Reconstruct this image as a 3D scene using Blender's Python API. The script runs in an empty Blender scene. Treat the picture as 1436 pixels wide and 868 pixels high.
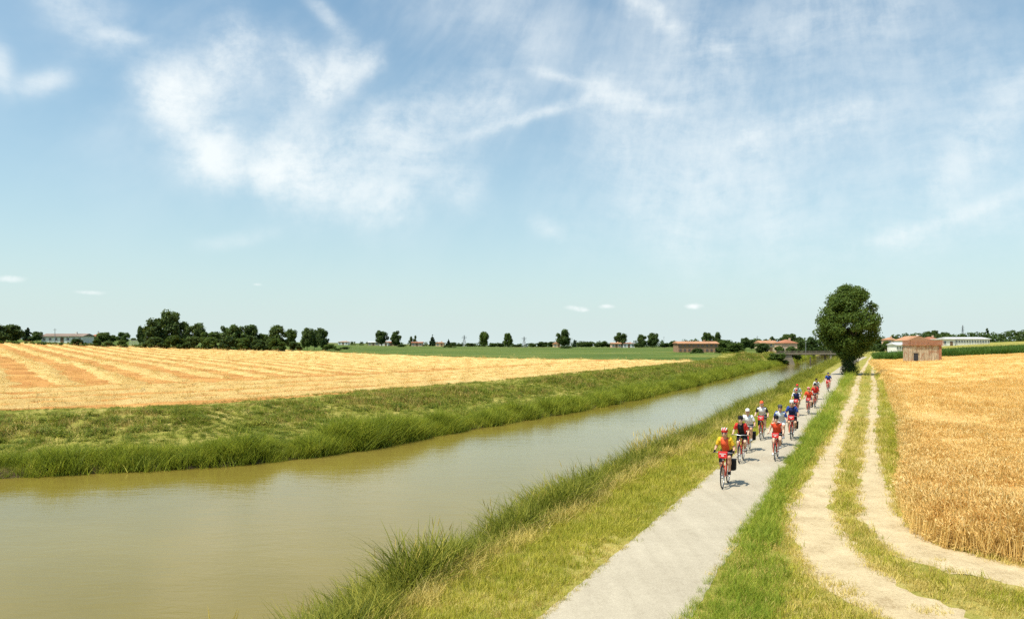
import bpy, math, random
import numpy as np
from mathutils import Vector, Matrix, Euler
R = math.radians
rng = np.random.default_rng(7)
random.seed(7)
SC = bpy.context.scene
COL = SC.collection

# ------------------------------------------------------------------ camera
FPX, HY, CH = 1050.0, 485.0, 4.4          # focal length in photo pixels, horizon row, eye height over the path
cd = bpy.data.cameras.new('camera'); cam = bpy.data.objects.new('camera', cd); COL.objects.link(cam)
cd.sensor_fit = 'HORIZONTAL'; cd.sensor_width = 36.0
cd.lens = 36.0 * FPX / 1436
cd.shift_y = (HY - 434.0) / 1436
cd.clip_start = 0.1; cd.clip_end = 30000
cam.location = (0, 0, CH); cam.rotation_euler = (R(90), 0, 0)
SC.camera = cam

# ------------------------------------------------------------------ light, sky, exposure
SUN_EL = 62.0
SHADOW = Vector((0.84, 0.54)).normalized()             # where shadows point on the ground
sun_az = math.atan2(-SHADOW.x, -SHADOW.y)              # compass angle of the sun from +Y towards +X
sd = bpy.data.lights.new('sun', 'SUN'); sun = bpy.data.objects.new('sun', sd); COL.objects.link(sun)
sd.energy = 5.0; sd.angle = R(0.53); sd.color = (1.0, 0.935, 0.80)
to_sun = Vector((math.sin(sun_az) * math.cos(R(SUN_EL)), math.cos(sun_az) * math.cos(R(SUN_EL)), math.sin(R(SUN_EL))))
sun.rotation_euler = to_sun.to_track_quat('Z', 'Y').to_euler(); sun.location = (0, 0, 60)
SC.view_settings.view_transform = 'Standard'; SC.view_settings.look = 'None'
SC.view_settings.exposure = 0.32; SC.view_settings.gamma = 1.0
SC.view_settings.use_curve_mapping = False
SC.cycles.use_denoising = False
SC.cycles.max_bounces = 6; SC.cycles.diffuse_bounces = 3; SC.cycles.glossy_bounces = 3
SC.cycles.transmission_bounces = 3; SC.cycles.transparent_max_bounces = 6
SC.cycles.use_adaptive_sampling = True; SC.cycles.adaptive_threshold = 0.015

class NT:
    """small node-tree helper"""
    def __init__(s, tree): s.t = tree; s.n = tree.nodes; s.l = tree.links
    def new(s, typ, **kw):
        nd = s.n.new(typ)
        for k, v in kw.items(): setattr(nd, k, v)
        return nd
    def put(s, sock, v):
        if isinstance(v, bpy.types.NodeSocket): s.l.new(v, sock)
        elif isinstance(v, (int, float)) and hasattr(sock.default_value, '__len__'): sock.default_value = [v] * len(sock.default_value)
        elif isinstance(v, (tuple, list)) and len(v) == 3 and len(sock.default_value) == 4: sock.default_value = (*v, 1)
        else: sock.default_value = v
    def m(s, op, a, b=0.0, c=0.0, clamp=False):
        nd = s.new('ShaderNodeMath', operation=op); nd.use_clamp = clamp
        s.put(nd.inputs[0], a); s.put(nd.inputs[1], b)
        if op in ('MULTIPLY_ADD', 'SMOOTH_MIN', 'COMPARE', 'WRAP'): s.put(nd.inputs[2], c)
        return nd.outputs[0]
    def v(s, op, a, b=None, scale=None):
        nd = s.new('ShaderNodeVectorMath', operation=op); s.put(nd.inputs[0], a)
        if b is not None: s.put(nd.inputs[1], b)
        if scale is not None: s.put(nd.inputs['Scale'], scale)
        return nd.outputs['Value'] if op in ('DOT_PRODUCT', 'LENGTH', 'DISTANCE') else nd.outputs[0]
    def noise(s, vec=None, scale=5.0, detail=4.0, rough=0.55, dist=0.0, color=False):
        nd = s.new('ShaderNodeTexNoise')
        if vec is not None: s.l.new(vec, nd.inputs['Vector'])
        nd.inputs['Scale'].default_value = scale; nd.inputs['Detail'].default_value = detail
        nd.inputs['Roughness'].default_value = rough; nd.inputs['Distortion'].default_value = dist
        return nd.outputs['Color' if color else 'Fac']
    def ramp(s, fac, stops, interp='LINEAR'):
        nd = s.new('ShaderNodeValToRGB'); nd.color_ramp.interpolation = interp
        el = nd.color_ramp.elements
        while len(el) < len(stops): el.new(0.5)
        for e, (p, c) in zip(el, stops):
            e.position = p; e.color = (*c, 1) if hasattr(c, '__len__') else (c, c, c, 1)
        s.put(nd.inputs[0], fac); return nd.outputs[0]
    def mix(s, f, a, b, blend='MIX'):
        nd = s.new('ShaderNodeMix', data_type='RGBA', blend_type=blend)
        s.put(nd.inputs[0], f); s.put(nd.inputs[6], a); s.put(nd.inputs[7], b); return nd.outputs[2]
    def mapr(s, x, a, b, c=0.0, d=1.0, smooth=True):
        nd = s.new('ShaderNodeMapRange'); nd.interpolation_type = 'SMOOTHSTEP' if smooth else 'LINEAR'
        s.put(nd.inputs[0], x)
        for i, q in enumerate((a, b, c, d)): s.put(nd.inputs[i + 1], q)
        return nd.outputs[0]

def sky_dir(px, py):
    """azimuth, elevation of the sky behind a photo pixel"""
    dx, dz = (px - 718) / FPX, (HY - py) / FPX
    return math.atan(dx), math.atan2(dz, math.hypot(1, dx))

def build_world():
    w = bpy.data.worlds.new('World'); SC.world = w; w.use_nodes = True
    w.cycles.sampling_method = 'MANUAL'; w.cycles.sample_map_resolution = 256
    t = NT(w.node_tree); t.n.clear()
    out = t.new('ShaderNodeOutputWorld'); bg = t.new('ShaderNodeBackground')
    bg.inputs['Strength'].default_value = 0.10; t.l.new(bg.outputs[0], out.inputs[0])
    sky = t.new('ShaderNodeTexSky', sky_type='NISHITA'); sky.sun_disc = False
    sky.sun_elevation = R(SUN_EL); sky.sun_rotation = sun_az
    sky.altitude = 20; sky.air_density = 1.1; sky.dust_density = 2.2; sky.ozone_density = 1.6
    tc = t.new('ShaderNodeTexCoord'); g = tc.outputs['Generated']
    sp = t.new('ShaderNodeSeparateXYZ'); t.l.new(g, sp.inputs[0])
    x, y, z = sp.outputs
    az = t.m('ARCTAN2', x, y); hor = t.m('SQRT', t.m('ADD', t.m('MULTIPLY', x, x), t.m('MULTIPLY', y, y)))
    el = t.m('ARCTAN2', z, hor)
    cb = t.new('ShaderNodeCombineXYZ'); t.l.new(az, cb.inputs[0]); t.l.new(el, cb.inputs[1]); p0 = cb.outputs[0]
    # wind-torn edges: two scales of domain warp
    w1 = t.v('SUBTRACT', t.noise(g, 5.0, 3, .5, color=True), (.5, .5, .5))
    w2 = t.v('SUBTRACT', t.noise(g, 22.0, 4, .62, color=True), (.5, .5, .5))
    p = t.v('ADD', p0, t.v('ADD', t.v('SCALE', w1, scale=.075), t.v('SCALE', w2, scale=.040)))
    # strokes of cirrus: (x0,y0,x1,y1,width,amount) in photo pixels, turned into sky angles
    strokes = [(330,82,225,125,24,.62),(222,120,285,215,24,.55),(285,215,420,240,17,.70),(400,232,545,285,30,.62),(400,240,690,150,30,.42),
        (550,200,650,270,26,.32),(405,85,440,125,13.5,.5),(440,122,508,95,14,.50),(470,105,420,160,26,.35),(640,195,850,136,6,.46),
        (735,97,830,124,5,.30),(835,128,925,160,17,.30),(840,150,955,330,30,.20),(900,0,1012,72,15,.40),(1012,72,1062,195,14,.24),
        (1060,190,1200,170,15,.30),(960,120,990,250,36,.26),(1195,356,1500,240,7,.40),(1220,345,1440,300,12,.22),(1315,270,1440,130,18,.30),
        (20,130,104,98,9,.42),(-5,60,8,135,9,.40),(90,-10,135,38,24,.34),(130,42,215,55,6,.36),(425,-5,492,62,8,.34),
        (265,343,400,322,7,.20),(740,300,800,330,9,.22),(1040,200,1100,330,24,.16),(620,-20,760,60,40,.16),(1080,40,1230,20,30,.20),(250,150,350,110,40,.22),
        (980,80,1290,190,105,.14),(860,250,1150,320,80,.12),(1250,60,1440,220,80,.10)]
    ps = t.v('ADD', p0, t.v('ADD', t.v('SCALE', w1, scale=.030), t.v('SCALE', w2, scale=.010)))
    dens = None
    for (x0, y0, x1, y1, wd, am) in strokes:
        a = Vector((*sky_dir(x0, y0), 0)); b = Vector((*sky_dir(x1, y1), 0)); ba = b - a
        pa = t.v('SUBTRACT', ps if wd < 10 else p, tuple(a))
        h = t.m('MULTIPLY', t.v('DOT_PRODUCT', pa, tuple(ba)), 1 / ba.dot(ba), clamp=True)
        d = t.v('LENGTH', t.v('SUBTRACT', pa, t.v('SCALE', tuple(ba), scale=h)))
        q = t.m('MULTIPLY', d, FPX / wd / 1.25); q = t.m('MULTIPLY', q, q)
        e = t.m('MULTIPLY', t.m('EXPONENT', t.m('MULTIPLY', q, -1.0)), am)
        if wd < 13:
            e = t.m('MULTIPLY', e, t.m('MULTIPLY_ADD', t.m('MULTIPLY', h, t.m('SUBTRACT', 1.0, h)), 3.6, .15))
        dens = e if dens is None else t.m('ADD', dens, e)
    # fibres along the wind and a thin veil over the whole dome
    fc = sky_dir(1120, -900)
    sv = t.new('ShaderNodeSeparateXYZ'); t.l.new(t.v('SUBTRACT', t.v('ADD', p0, t.v('ADD', t.v('SCALE', w1, scale=.05), t.v('SCALE', w2, scale=.006))), (*fc, 0)), sv.inputs[0])
    th = t.m('ARCTAN2', sv.outputs[0], t.m('MULTIPLY', sv.outputs[1], -1.0)); rr = t.m('SQRT', t.m('ADD', t.m('MULTIPLY', sv.outputs[0], sv.outputs[0]), t.m('MULTIPLY', sv.outputs[1], sv.outputs[1])))
    mp = t.new('ShaderNodeCombineXYZ'); t.l.new(t.m('MULTIPLY', th, 2.4), mp.inputs[0]); t.l.new(t.m('MULTIPLY', rr, 1.1), mp.inputs[1])
    fib = t.noise(mp.outputs[0], 7.0, 6, .60, 0)
    soft = t.noise(g, 9.0, 8, .70, .5)
    mq = t.new('ShaderNodeMapping'); t.l.new(t.v('ADD', p0, t.v('SCALE', w1, scale=.09)), mq.inputs[0]); mq.inputs['Rotation'].default_value = (0, 0, R(-24)); mq.inputs['Scale'].default_value = (7, 34, 1)
    strk = t.noise(mq.outputs[0], 1.3, 6, .62, 0)
    fib = t.m('ADD', t.m('MULTIPLY', fib, .40), t.m('ADD', t.m('MULTIPLY', soft, .26), t.m('MULTIPLY', strk, .34)))
    fine = t.noise(g, 45, 5, .7)
    dens = t.m('MULTIPLY', dens, t.mapr(t.m('ADD', t.m('MULTIPLY', fib, .75), t.m('MULTIPLY', fine, .25)), .34, .66, .18, 1.20))
    veil = t.m('MULTIPLY', t.mapr(t.m('ADD', t.m('MULTIPLY', t.noise(mp.outputs[0], 3.2, 5, .58, 0), .55), t.m('MULTIPLY', t.noise(g, 3.4, 5, .6, .2), .45)), .42, .66, 0, 1), .30)
    big = t.mapr(t.noise(g, 1.7, 3, .5, .4), .40, .70, .15, 1)
    veil = t.m('MULTIPLY', t.m('MULTIPLY', veil, big), t.mapr(el, .02, .25, .2, 1))
    # little fair-weather cumulus far off near the horizon
    wf = t.v('ADD', p0, t.v('SCALE', w2, scale=.012))
    cum = None
    for (cx, cy, rx, ry, am) in ((808,432,13,3.6,.85),(818,434,7,2.2,.5),(850,429,10,3.2,.85),(972,430,11,3.8,.9),(15,391,13,3.5,.65),(126,411,15,2.6,.55),(362,398,5,2,.5)):
        c = sky_dir(cx, cy)
        q = t.v('LENGTH', t.v('MULTIPLY', t.v('SUBTRACT', wf, (*c, 0)), (FPX / rx, FPX / ry, 0)))
        e = t.m('MULTIPLY', t.mapr(q, .1, 1.5, 1, 0), t.m('MULTIPLY', t.mapr(fine, .3, .62, .35, 1.0), am))
        cum = e if cum is None else t.m('ADD', cum, e)
    cloud = t.m('MINIMUM', t.m('ADD', t.m('ADD', t.m('SUBTRACT', 1.0, t.m('EXPONENT', t.m('MULTIPLY', dens, -1.75))), veil), cum), .90)
    # summer haze low in the sky, the same all the way round
    hz = t.m('EXPONENT', t.m('MULTIPLY', t.m('MAXIMUM', el, 0), -5.0))
    base = t.mix(1.0, sky.outputs[0], (0.90, 1.24, 1.26), 'MULTIPLY')
    base = t.mix(t.m('MULTIPLY', hz, .80), base, (6.75, 7.9, 7.9))
    c = t.mix(cloud, base, (7.9, 8.3, 8.3))
    t.l.new(c, bg.inputs[0])
build_world()

# ------------------------------------------------------------------ helpers: objects, meshes, materials
def tag(o, label=None, cat=None, group=None, kind=None):
    if label: o['label'] = label
    if cat: o['category'] = cat
    if group: o['group'] = group
    if kind: o['kind'] = kind
    return o
def link(o, parent=None):
    COL.objects.link(o)
    if parent is not None: o.parent = parent
    return o
def empty(name, loc=(0, 0, 0), rz=0.0, label=None, cat=None, group=None):
    o = bpy.data.objects.new(name, None); o.empty_display_size = .2
    COL.objects.link(o); o.location = loc; o.rotation_euler = (0, 0, rz)
    return tag(o, label, cat, group)
def copy_tree(o, parent=None):
    c = o.copy(); COL.objects.link(c); c.parent = parent
    for ch in list(o.children): copy_tree(ch, c)
    return c

class MB:
    """collects polygons, then becomes one mesh"""
    def __init__(s): s.v = []; s.f = []; s.mi = []; s.n = 0
    def add(s, verts, faces, mi=0):
        verts = np.asarray(verts, float).reshape(-1, 3)
        s.v.append(verts)
        for f in faces: s.f.append(tuple(int(i) + s.n for i in f)); s.mi.append(mi)
        s.n += len(verts); return s
    def box(s, c, d, rz=0.0, mi=0, top=1.0):
        x, y, z = (q / 2 for q in d)
        P = np.array([(-x,-y,-z),(x,-y,-z),(x,y,-z),(-x,y,-z),(-x*top,-y*top,z),(x*top,-y*top,z),(x*top,y*top,z),(-x*top,y*top,z)])
        if rz: 
            c_, s_ = math.cos(rz), math.sin(rz); P[:, :2] = P[:, :2] @ np.array([[c_, s_], [-s_, c_]])
        return s.add(P + np.array(c), [(3,2,1,0),(4,5,6,7),(0,1,5,4),(1,2,6,5),(2,3,7,6),(3,0,4,7)], mi)
    def tube(s, pts, rad, n=6, mi=0, caps=True):
        pts = [Vector(p) for p in pts]; k = len(pts)
        rad = [rad] * k if not hasattr(rad, '__len__') else rad
        V = []; up = Vector((0, 0, 1)); prev = None
        for i, p in enumerate(pts):
            tg = (pts[min(i + 1, k - 1)] - pts[max(i - 1, 0)]).normalized()
            if prev is None:
                a = tg.cross(up if abs(tg.z) < .95 else Vector((1, 0, 0))).normalized()
            else: a = (prev - tg * prev.dot(tg)).normalized()
            prev = a; b = tg.cross(a)
            for j in range(n):
                th = 2 * math.pi * j / n
                V.append(p + (a * math.cos(th) + b * math.sin(th)) * rad[i])
        F = [(i*n+j, i*n+(j+1)%n, (i+1)*n+(j+1)%n, (i+1)*n+j) for i in range(k-1) for j in range(n)]
        if caps: F += [tuple(range(n-1, -1, -1)), tuple(range((k-1)*n, k*n))]
        return s.add([tuple(q) for q in V], F, mi)
    def ring(s, c, Rr, r, axis='y', n=24, m=6, mi=0, a0=0.0, a1=2*math.pi):
        full = abs(a1 - a0 - 2*math.pi) < 1e-6; k = n if full else n + 1
        V = []
        for i in range(k):
            a = a0 + (a1 - a0) * i / n
            for j in range(m):
                b = 2*math.pi*j/m; q = Rr + r*math.cos(b); w = r*math.sin(b)
                V.append((c[0]+q*math.cos(a), c[1]+w, c[2]+q*math.sin(a)) if axis == 'y' else (c[0]+q*math.cos(a), c[1]+q*math.sin(a), c[2]+w))
        F = [(i*m+j, ((i+1)%k)*m+j, ((i+1)%k)*m+(j+1)%m, i*m+(j+1)%m) for i in range(n) for j in range(m)]
        return s.add(V, F, mi)
    def ell(s, c, r, n=10, m=7, mi=0):
        V = [(c[0], c[1], c[2]-r[2])]
        for i in range(1, m):
            ph = -math.pi/2 + math.pi*i/m
            for j in range(n):
                th = 2*math.pi*j/n; V.append((c[0]+r[0]*math.cos(ph)*math.cos(th), c[1]+r[1]*math.cos(ph)*math.sin(th), c[2]+r[2]*math.sin(ph)))
        V.append((c[0], c[1], c[2]+r[2])); L = len(V)-1
        F = [(0, 1+(j+1)%n, 1+j) for j in range(n)]
        F += [(1+i*n+j, 1+i*n+(j+1)%n, 1+(i+1)*n+(j+1)%n, 1+(i+1)*n+j) for i in range(m-2) for j in range(n)]
        F += [(L, 1+(m-2)*n+j, 1+(m-2)*n+(j+1)%n) for j in range(n)]
        return s.add(V, F, mi)
    def mesh(s, name, mats, smooth=False):
        me = bpy.data.meshes.new(name)
        me.from_pydata(np.concatenate(s.v).tolist() if s.v else [], [], s.f)
        for m in (mats if isinstance(mats, (list, tuple)) else [mats]): me.materials.append(m)
        if any(s.mi): me.polygons.foreach_set('material_index', s.mi)
        if smooth: me.polygons.foreach_set('use_smooth', [True] * len(me.polygons))
        me.update(); return me
    def build(s, name, mats, parent=None, smooth=False):
        return link(bpy.data.objects.new(name, s.mesh(name, mats, smooth)), parent)

def np_mesh(name, verts, quads, mats, smooth=False, mi=None):
    """fast mesh from arrays; quads (n,4) or (n,3)"""
    me = bpy.data.meshes.new(name); k = quads.shape[1]; n = len(quads)
    me.vertices.add(len(verts)); me.vertices.foreach_set('co', np.ascontiguousarray(verts, np.float32).ravel())
    me.loops.add(n * k); me.loops.foreach_set('vertex_index', np.ascontiguousarray(quads, np.int32).ravel())
    me.polygons.add(n); me.polygons.foreach_set('loop_start', np.arange(0, n * k, k, dtype=np.int32))
    me.polygons.foreach_set('loop_total', np.full(n, k, np.int32))
    for m in (mats if isinstance(mats, (list, tuple)) else [mats]): me.materials.append(m)
    if mi is not None: me.polygons.foreach_set('material_index', np.ascontiguousarray(mi, np.int32))
    if smooth: me.polygons.foreach_set('use_smooth', np.ones(n, bool))
    me.update(calc_edges=True); me.validate(); return me

def mat(name, fn=None, color=(.5, .5, .5), rough=.8, spec=.3, metal=0.0):
    m = bpy.data.materials.new(name); m.use_nodes = True
    t = NT(m.node_tree); b = t.n['Principled BSDF']
    b.inputs['Roughness'].default_value = rough; b.inputs['Specular IOR Level'].default_value = spec
    b.inputs['Metallic'].default_value = metal
    b.inputs['Base Color'].default_value = (*color, 1)
    if fn: fn(t, b)
    return m
def wpos(t): return t.new('ShaderNodeNewGeometry').outputs['Position']
def bump(t, b, h, strength=.4, dist=.05):
    nd = t.new('ShaderNodeBump'); nd.inputs['Strength'].default_value = strength; nd.inputs['Distance'].default_value = dist
    t.l.new(h, nd.inputs['Height']); t.l.new(nd.outputs[0], b.inputs['Normal'])
def speckle(name, c, var=.18, scale=30, rough=.8, spec=.25, metal=0.0, bmp=0.0, grime=.0):
    """plain painted / plastered / cloth surface with small colour variation"""
    def fn(t, b):
        tc = t.new('ShaderNodeTexCoord').outputs['Object']
        n = t.noise(tc, scale, 4); n2 = t.noise(tc, scale * .13, 3)
        f = t.m('ADD', t.m('MULTIPLY', n, .5), t.m('MULTIPLY', n2, .5))
        lo = tuple(max(0, q * (1 - var)) for q in c); hi = tuple(min(1, q * (1 + var)) for q in c)
        col = t.ramp(f, [(.3, lo), (.7, hi)])
        if grime: col = t.mix(t.mapr(t.noise(tc, scale * .3, 5, .65), .48, .7, 0, grime), col, (.16, .13, .10))
        t.l.new(col, b.inputs['Base Color'])
        if bmp: bump(t, b, n, bmp, .02)
    return mat(name, fn, rough=rough, spec=spec, metal=metal)
def leafy(name, cols, trans=.25, scale=.35, rough=.62, spec=.18):
    """foliage: random tint for each plant, patches across the ground, some light passing through"""
    def fn(t, b):
        oi = t.new('ShaderNodeObjectInfo').outputs['Random']
        n = t.noise(wpos(t), scale, 3, .6)
        isl = t.new('ShaderNodeNewGeometry').outputs['Random Per Island']
        f = t.m('ADD', t.m('ADD', t.m('MULTIPLY', oi, .34), t.m('MULTIPLY', n, .58)), t.m('MULTIPLY', isl, .30))
        k = len(cols); stops = [(.26 + .72 * i / (k - 1), c) for i, c in enumerate(cols)]
        col = t.ramp(f, stops)
        t.l.new(col, b.inputs['Base Color'])
        tr = t.new('ShaderNodeBsdfTranslucent'); t.l.new(t.mix(.4, col, (.30, .36, .04)), tr.inputs[0])
        mx = t.new('ShaderNodeMixShader'); mx.inputs[0].default_value = trans
        t.l.new(b.outputs[0], mx.inputs[1]); t.l.new(tr.outputs[0], mx.inputs[2])
        t.l.new(mx.outputs[0], t.n['Material Output'].inputs[0])
    return mat(name, fn, rough=rough, spec=spec)

# ------------------------------------------------------------------ layout of the place
AX = R(25.15); DV = np.array([math.sin(AX), math.cos(AX)]); NV = np.array([math.cos(AX), -math.sin(AX)])
P0 = np.array([1.6, 12.06])
def W(s, t): return P0 + s * DV + t * NV
def st(x, y):
    dx, dy = x - P0[0], y - P0[1]
    return dx * DV[0] + dy * DV[1], dx * NV[0] + dy * NV[1]
def G(px, py, z=0.0):
    """where the sight line through a photo pixel meets height z"""
    d = FPX * (CH - z) / (py - HY); return np.array([(px - 718) * d / FPX, d])
def sstep(a, b, x):
    q = np.clip((x - a) / (b - a), 0, 1); return q * q * (3 - 2 * q)
def catmull(P, n=8):
    P = np.array(P, float); Q = np.vstack([2*P[0]-P[1], P, 2*P[-1]-P[-2]]); o = []
    for i in range(1, len(Q) - 2):
        for k in range(n):
            u = k / n; a, b, c, d = Q[i-1], Q[i], Q[i+1], Q[i+2]
            o.append(.5*((2*b)+(-a+c)*u+(2*a-5*b+4*c-d)*u*u+(-a+3*b-3*c+d)*u**3))
    o.append(P[-1]); return np.array(o)
WATER = -1.8
LEFT_BANK = catmull([(-150,-22),(-90,5),(-45,24.3),(-23.8,34.8),(-12.2,40.4),(-2.9,55.6),(15.2,88.0),(57.0,178.0),(95.0,258.0),(136,345),(330,760),(800,1760)], 8)
RIGHT_BANK = catmull([(-150,-60),(-60,-14),(-20,3.2),(-9.5,9.6),(-4.7,11.6),W(1.5,-5.95),W(5,-5.8),W(15,-5.9),W(40,-5.5),W(75,-5.0),W(110,-5.2),W(170,-5.2),W(260,-5.0),W(360,-5),W(820,-5),W(1900,-5)], 8)
def sdist(P, x, y):
    """signed distance to a polyline, positive on its left-hand side"""
    x = np.asarray(x, float); y = np.asarray(y, float)
    best = np.full(x.shape, 1e18); sg = np.ones(x.shape)
    for i in range(len(P) - 1):
        a = P[i]; b = P[i+1]; bx, by = b - a; L = bx*bx + by*by
        h = np.clip(((x-a[0])*bx + (y-a[1])*by) / L, 0, 1)
        ex = x - a[0] - h*bx; ey = y - a[1] - h*by; d = ex*ex + ey*ey
        u = d < best; best = np.where(u, d, best)
        sg = np.where(u, np.sign(bx*(y-a[1]) - by*(x-a[0])), sg)
    return np.sqrt(best) * sg
def vnoise(x, y, seed=0):
    """cheap smooth value noise in -1..1"""
    xi = np.floor(x).astype(np.int64); yi = np.floor(y).astype(np.int64); fx = x - xi; fy = y - yi
    fx = fx*fx*(3-2*fx); fy = fy*fy*(3-2*fy)
    def hsh(a, b):
        q = (a * 374761393 + b * 668265263 + seed * 1274126177) & 0xffffffff
        q = ((q ^ (q >> 13)) * 1274126177) & 0xffffffff
        return ((q ^ (q >> 16)) & 0xffff) / 32767.5 - 1
    return (hsh(xi,yi)*(1-fx)+hsh(xi+1,yi)*fx)*(1-fy)+(hsh(xi,yi+1)*(1-fx)+hsh(xi+1,yi+1)*fx)*fy
FIELD_EDGE = 18.0
def fields(x, y):
    x = np.asarray(x, float); y = np.asarray(y, float)
    eL = sdist(LEFT_BANK, x, y); eR = -sdist(RIGHT_BANK, x, y); s, t = st(x, y)
    return eL, eR, s, t
def height(x, y, F=None):
    x = np.asarray(x, float); y = np.asarray(y, float)
    eL, eR, s, t = F if F is not None else fields(x, y)
    # left: cut bank, berm, long slope, headland, then the land rising gently to the left
    zl = np.interp(eL, [-3, -.2, .5, 1.2, 5, 7, 13, 18, 30], [-3.2, -2.1, -1.55, -1.25, -1.0, -.85, 0.0, .05, 0])
    Xn = np.minimum(x, 0)
    rise = (.016 * -Xn + 8e-5 * np.minimum(Xn * Xn, 60000)) * sstep(20, 90, eL)
    zl = zl + rise + 3.3 * sstep(190, 480, y) * (1 - sstep(0, 250, -x)) * sstep(2, 25, eL)
    zl = zl + 1.5 * np.exp(-((y - 253) / 16.0) ** 2) * sstep(.5, 7, eL) * (1 - sstep(25, 60, eL))
    # right: short slope up to the path, verge, track, then the field rising to the right
    zr = np.interp(eR, [-3, -.2, .4, 1.9, 4.6, 6], [-3.2, -2.1, -1.5, -.28, -.04, 0])
    zr = zr + .052 * np.clip(t - 7, 0, 75) * sstep(7, 22, t) + 3.0 * sstep(215, 380, y) * sstep(4, 30, t)
    zr = zr + 1.5 * np.exp(-((y - 253) / 16.0) ** 2) * sstep(.5, 4, eR) * (1 - sstep(3.5, 5.5, eR)) * .3
    z = np.where(eL > -3, zl, np.where(eR > -3, zr, -3.2))
    rough = .05 * vnoise(x * .9, y * .9, 3) * (np.abs(t) > 1.6) * ((eL > 1) | (eR > 2)) * (np.abs(t - 3.3) > 1.9)
    return z + rough
def hz(x, y): return float(height(np.array([x]), np.array([y]))[0])

WHEAT_EDGE = catmull([(60,9.5),(24,12.6),(14,13.9),(10.9,14.5),(9.75,15.9),(9.6,18),(12.7,24.3),(15.6,29.8),(27.7,54.4),(59.6,121.6),(95,199)], 6)
def in_wheat(x, y):
    return (sdist(WHEAT_EDGE, x, y) < 0) & (y < 199 - .10 * (x - 95)) & (x > 5)
RUT_L = catmull([(48,5.0),(20,8.6),(13,9.2),(9.2,10.3),(7.2,11.7),(6.5,13.5),(6.6,15.3),(7.15,17.5),(8.2,20.35),W(17,2.45),W(31,2.65),W(60,2.9),W(90,3.0),W(120,3.3),W(180,4.2),W(300,6),W(520,10)], 8)
RUT_R = catmull([(48,7.3),(24,10.5),(14.5,12.1),(11.2,13.2),(9.6,14.4),(8.9,15.9),(8.98,17.5),(9.9,20.35),W(17,3.95),W(31,4.05),W(60,4.5),W(90,4.85),W(120,5.0),W(180,5.8),W(300,7.6),W(520,11.5)], 8)

# ------------------------------------------------------------------ ground materials
def m_grass_ground(t, b):
    p = wpos(t); n = t.noise(p, .35, 5, .62); n2 = t.noise(p, 9, 4, .7); n3 = t.noise(p, .05, 3)
    f = t.m('ADD', t.m('MULTIPLY', n, .55), t.m('ADD', t.m('MULTIPLY', n2, .3), t.m('MULTIPLY', n3, .15)))
    t.l.new(t.ramp(f, [(.32, (.12,.14,.022)), (.44, (.20,.20,.036)), (.54, (.33,.28,.075)), (.68, (.48,.38,.15))]), b.inputs['Base Color'])
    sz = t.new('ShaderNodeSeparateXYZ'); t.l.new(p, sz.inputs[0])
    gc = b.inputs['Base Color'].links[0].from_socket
    t.l.new(t.mix(t.mapr(t.m('ADD', sz.outputs[2], t.m('MULTIPLY', n2, .3)), -1.45, -1.05, 1, 0), gc, (.085,.062,.032)), b.inputs['Base Color'])  # dark wet mud by the water, also painting in the shade at the reeds' foot
    bump(t, b, n2, .8, .08)
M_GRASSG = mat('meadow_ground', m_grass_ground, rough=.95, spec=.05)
def m_stubble(t, b):
    p = wpos(t); n = t.noise(p, .16, 4, .6); n2 = t.noise(p, 4.5, 5, .75); n3 = t.noise(p, .02, 3)
    f = t.m('ADD', t.m('MULTIPLY', n, .45), t.m('ADD', t.m('MULTIPLY', n2, .40), t.m('MULTIPLY', n3, .15)))
    t.l.new(t.ramp(f, [(.35, (.30,.13,.04)), (.46, (.42,.20,.062)), (.56, (.52,.28,.09)), (.66, (.62,.38,.14))]), b.inputs['Base Color'])
    bump(t, b, n2, .8, .10)
M_STUB = mat('stubble_soil', m_stubble, rough=.95, spec=.05)
def m_greenfield(t, b):
    p = wpos(t); mp = t.new('ShaderNodeMapping'); t.l.new(p, mp.inputs[0]); mp.inputs['Rotation'].default_value = (0, 0, R(-8)); mp.inputs['Scale'].default_value = (.02, .12, 1)
    n = t.noise(mp.outputs[0], 1.0, 5, .6); n2 = t.noise(p, 1.1, 4, .7)
    f = t.m('ADD', t.m('MULTIPLY', n, .62), t.m('MULTIPLY', n2, .38))
    t.l.new(t.ramp(f, [(.34, (.045,.078,.015)), (.48, (.075,.115,.022)), (.58, (.13,.155,.034)), (.66, (.26,.21,.07))]), b.inputs['Base Color'])
    bump(t, b, n2, .7, .15)
M_GREENF = mat('soy_field', m_greenfield, rough=.9, spec=.08)
def m_far(t, b):
    p = wpos(t); mp = t.new('ShaderNodeMapping'); t.l.new(p, mp.inputs[0]); mp.inputs['Scale'].default_value = (.0025, .009, 1)
    n = t.noise(mp.outputs[0], 1.0, 4, .6); n2 = t.noise(p, .08, 4, .7)
    f = t.m('ADD', t.m('MULTIPLY', n, .7), t.m('MULTIPLY', n2, .3))
    t.l.new(t.ramp(f, [(.32, (.050,.085,.022)), (.52, (.085,.125,.035)), (.60, (.30,.23,.09)), (.70, (.12,.14,.045))]), b.inputs['Base Color'])
M_FAR = mat('far_farmland', m_far, rough=.95, spec=.05)
def m_wheatg(t, b):
    p = wpos(t); n = t.noise(p, 5, 4, .7)
    t.l.new(t.ramp(n, [(.35, (.26,.15,.055)), (.65, (.44,.29,.12))]), b.inputs['Base Color'])
M_WHEATG = mat('wheat_soil', m_wheatg, rough=.95, spec=.05)
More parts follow.
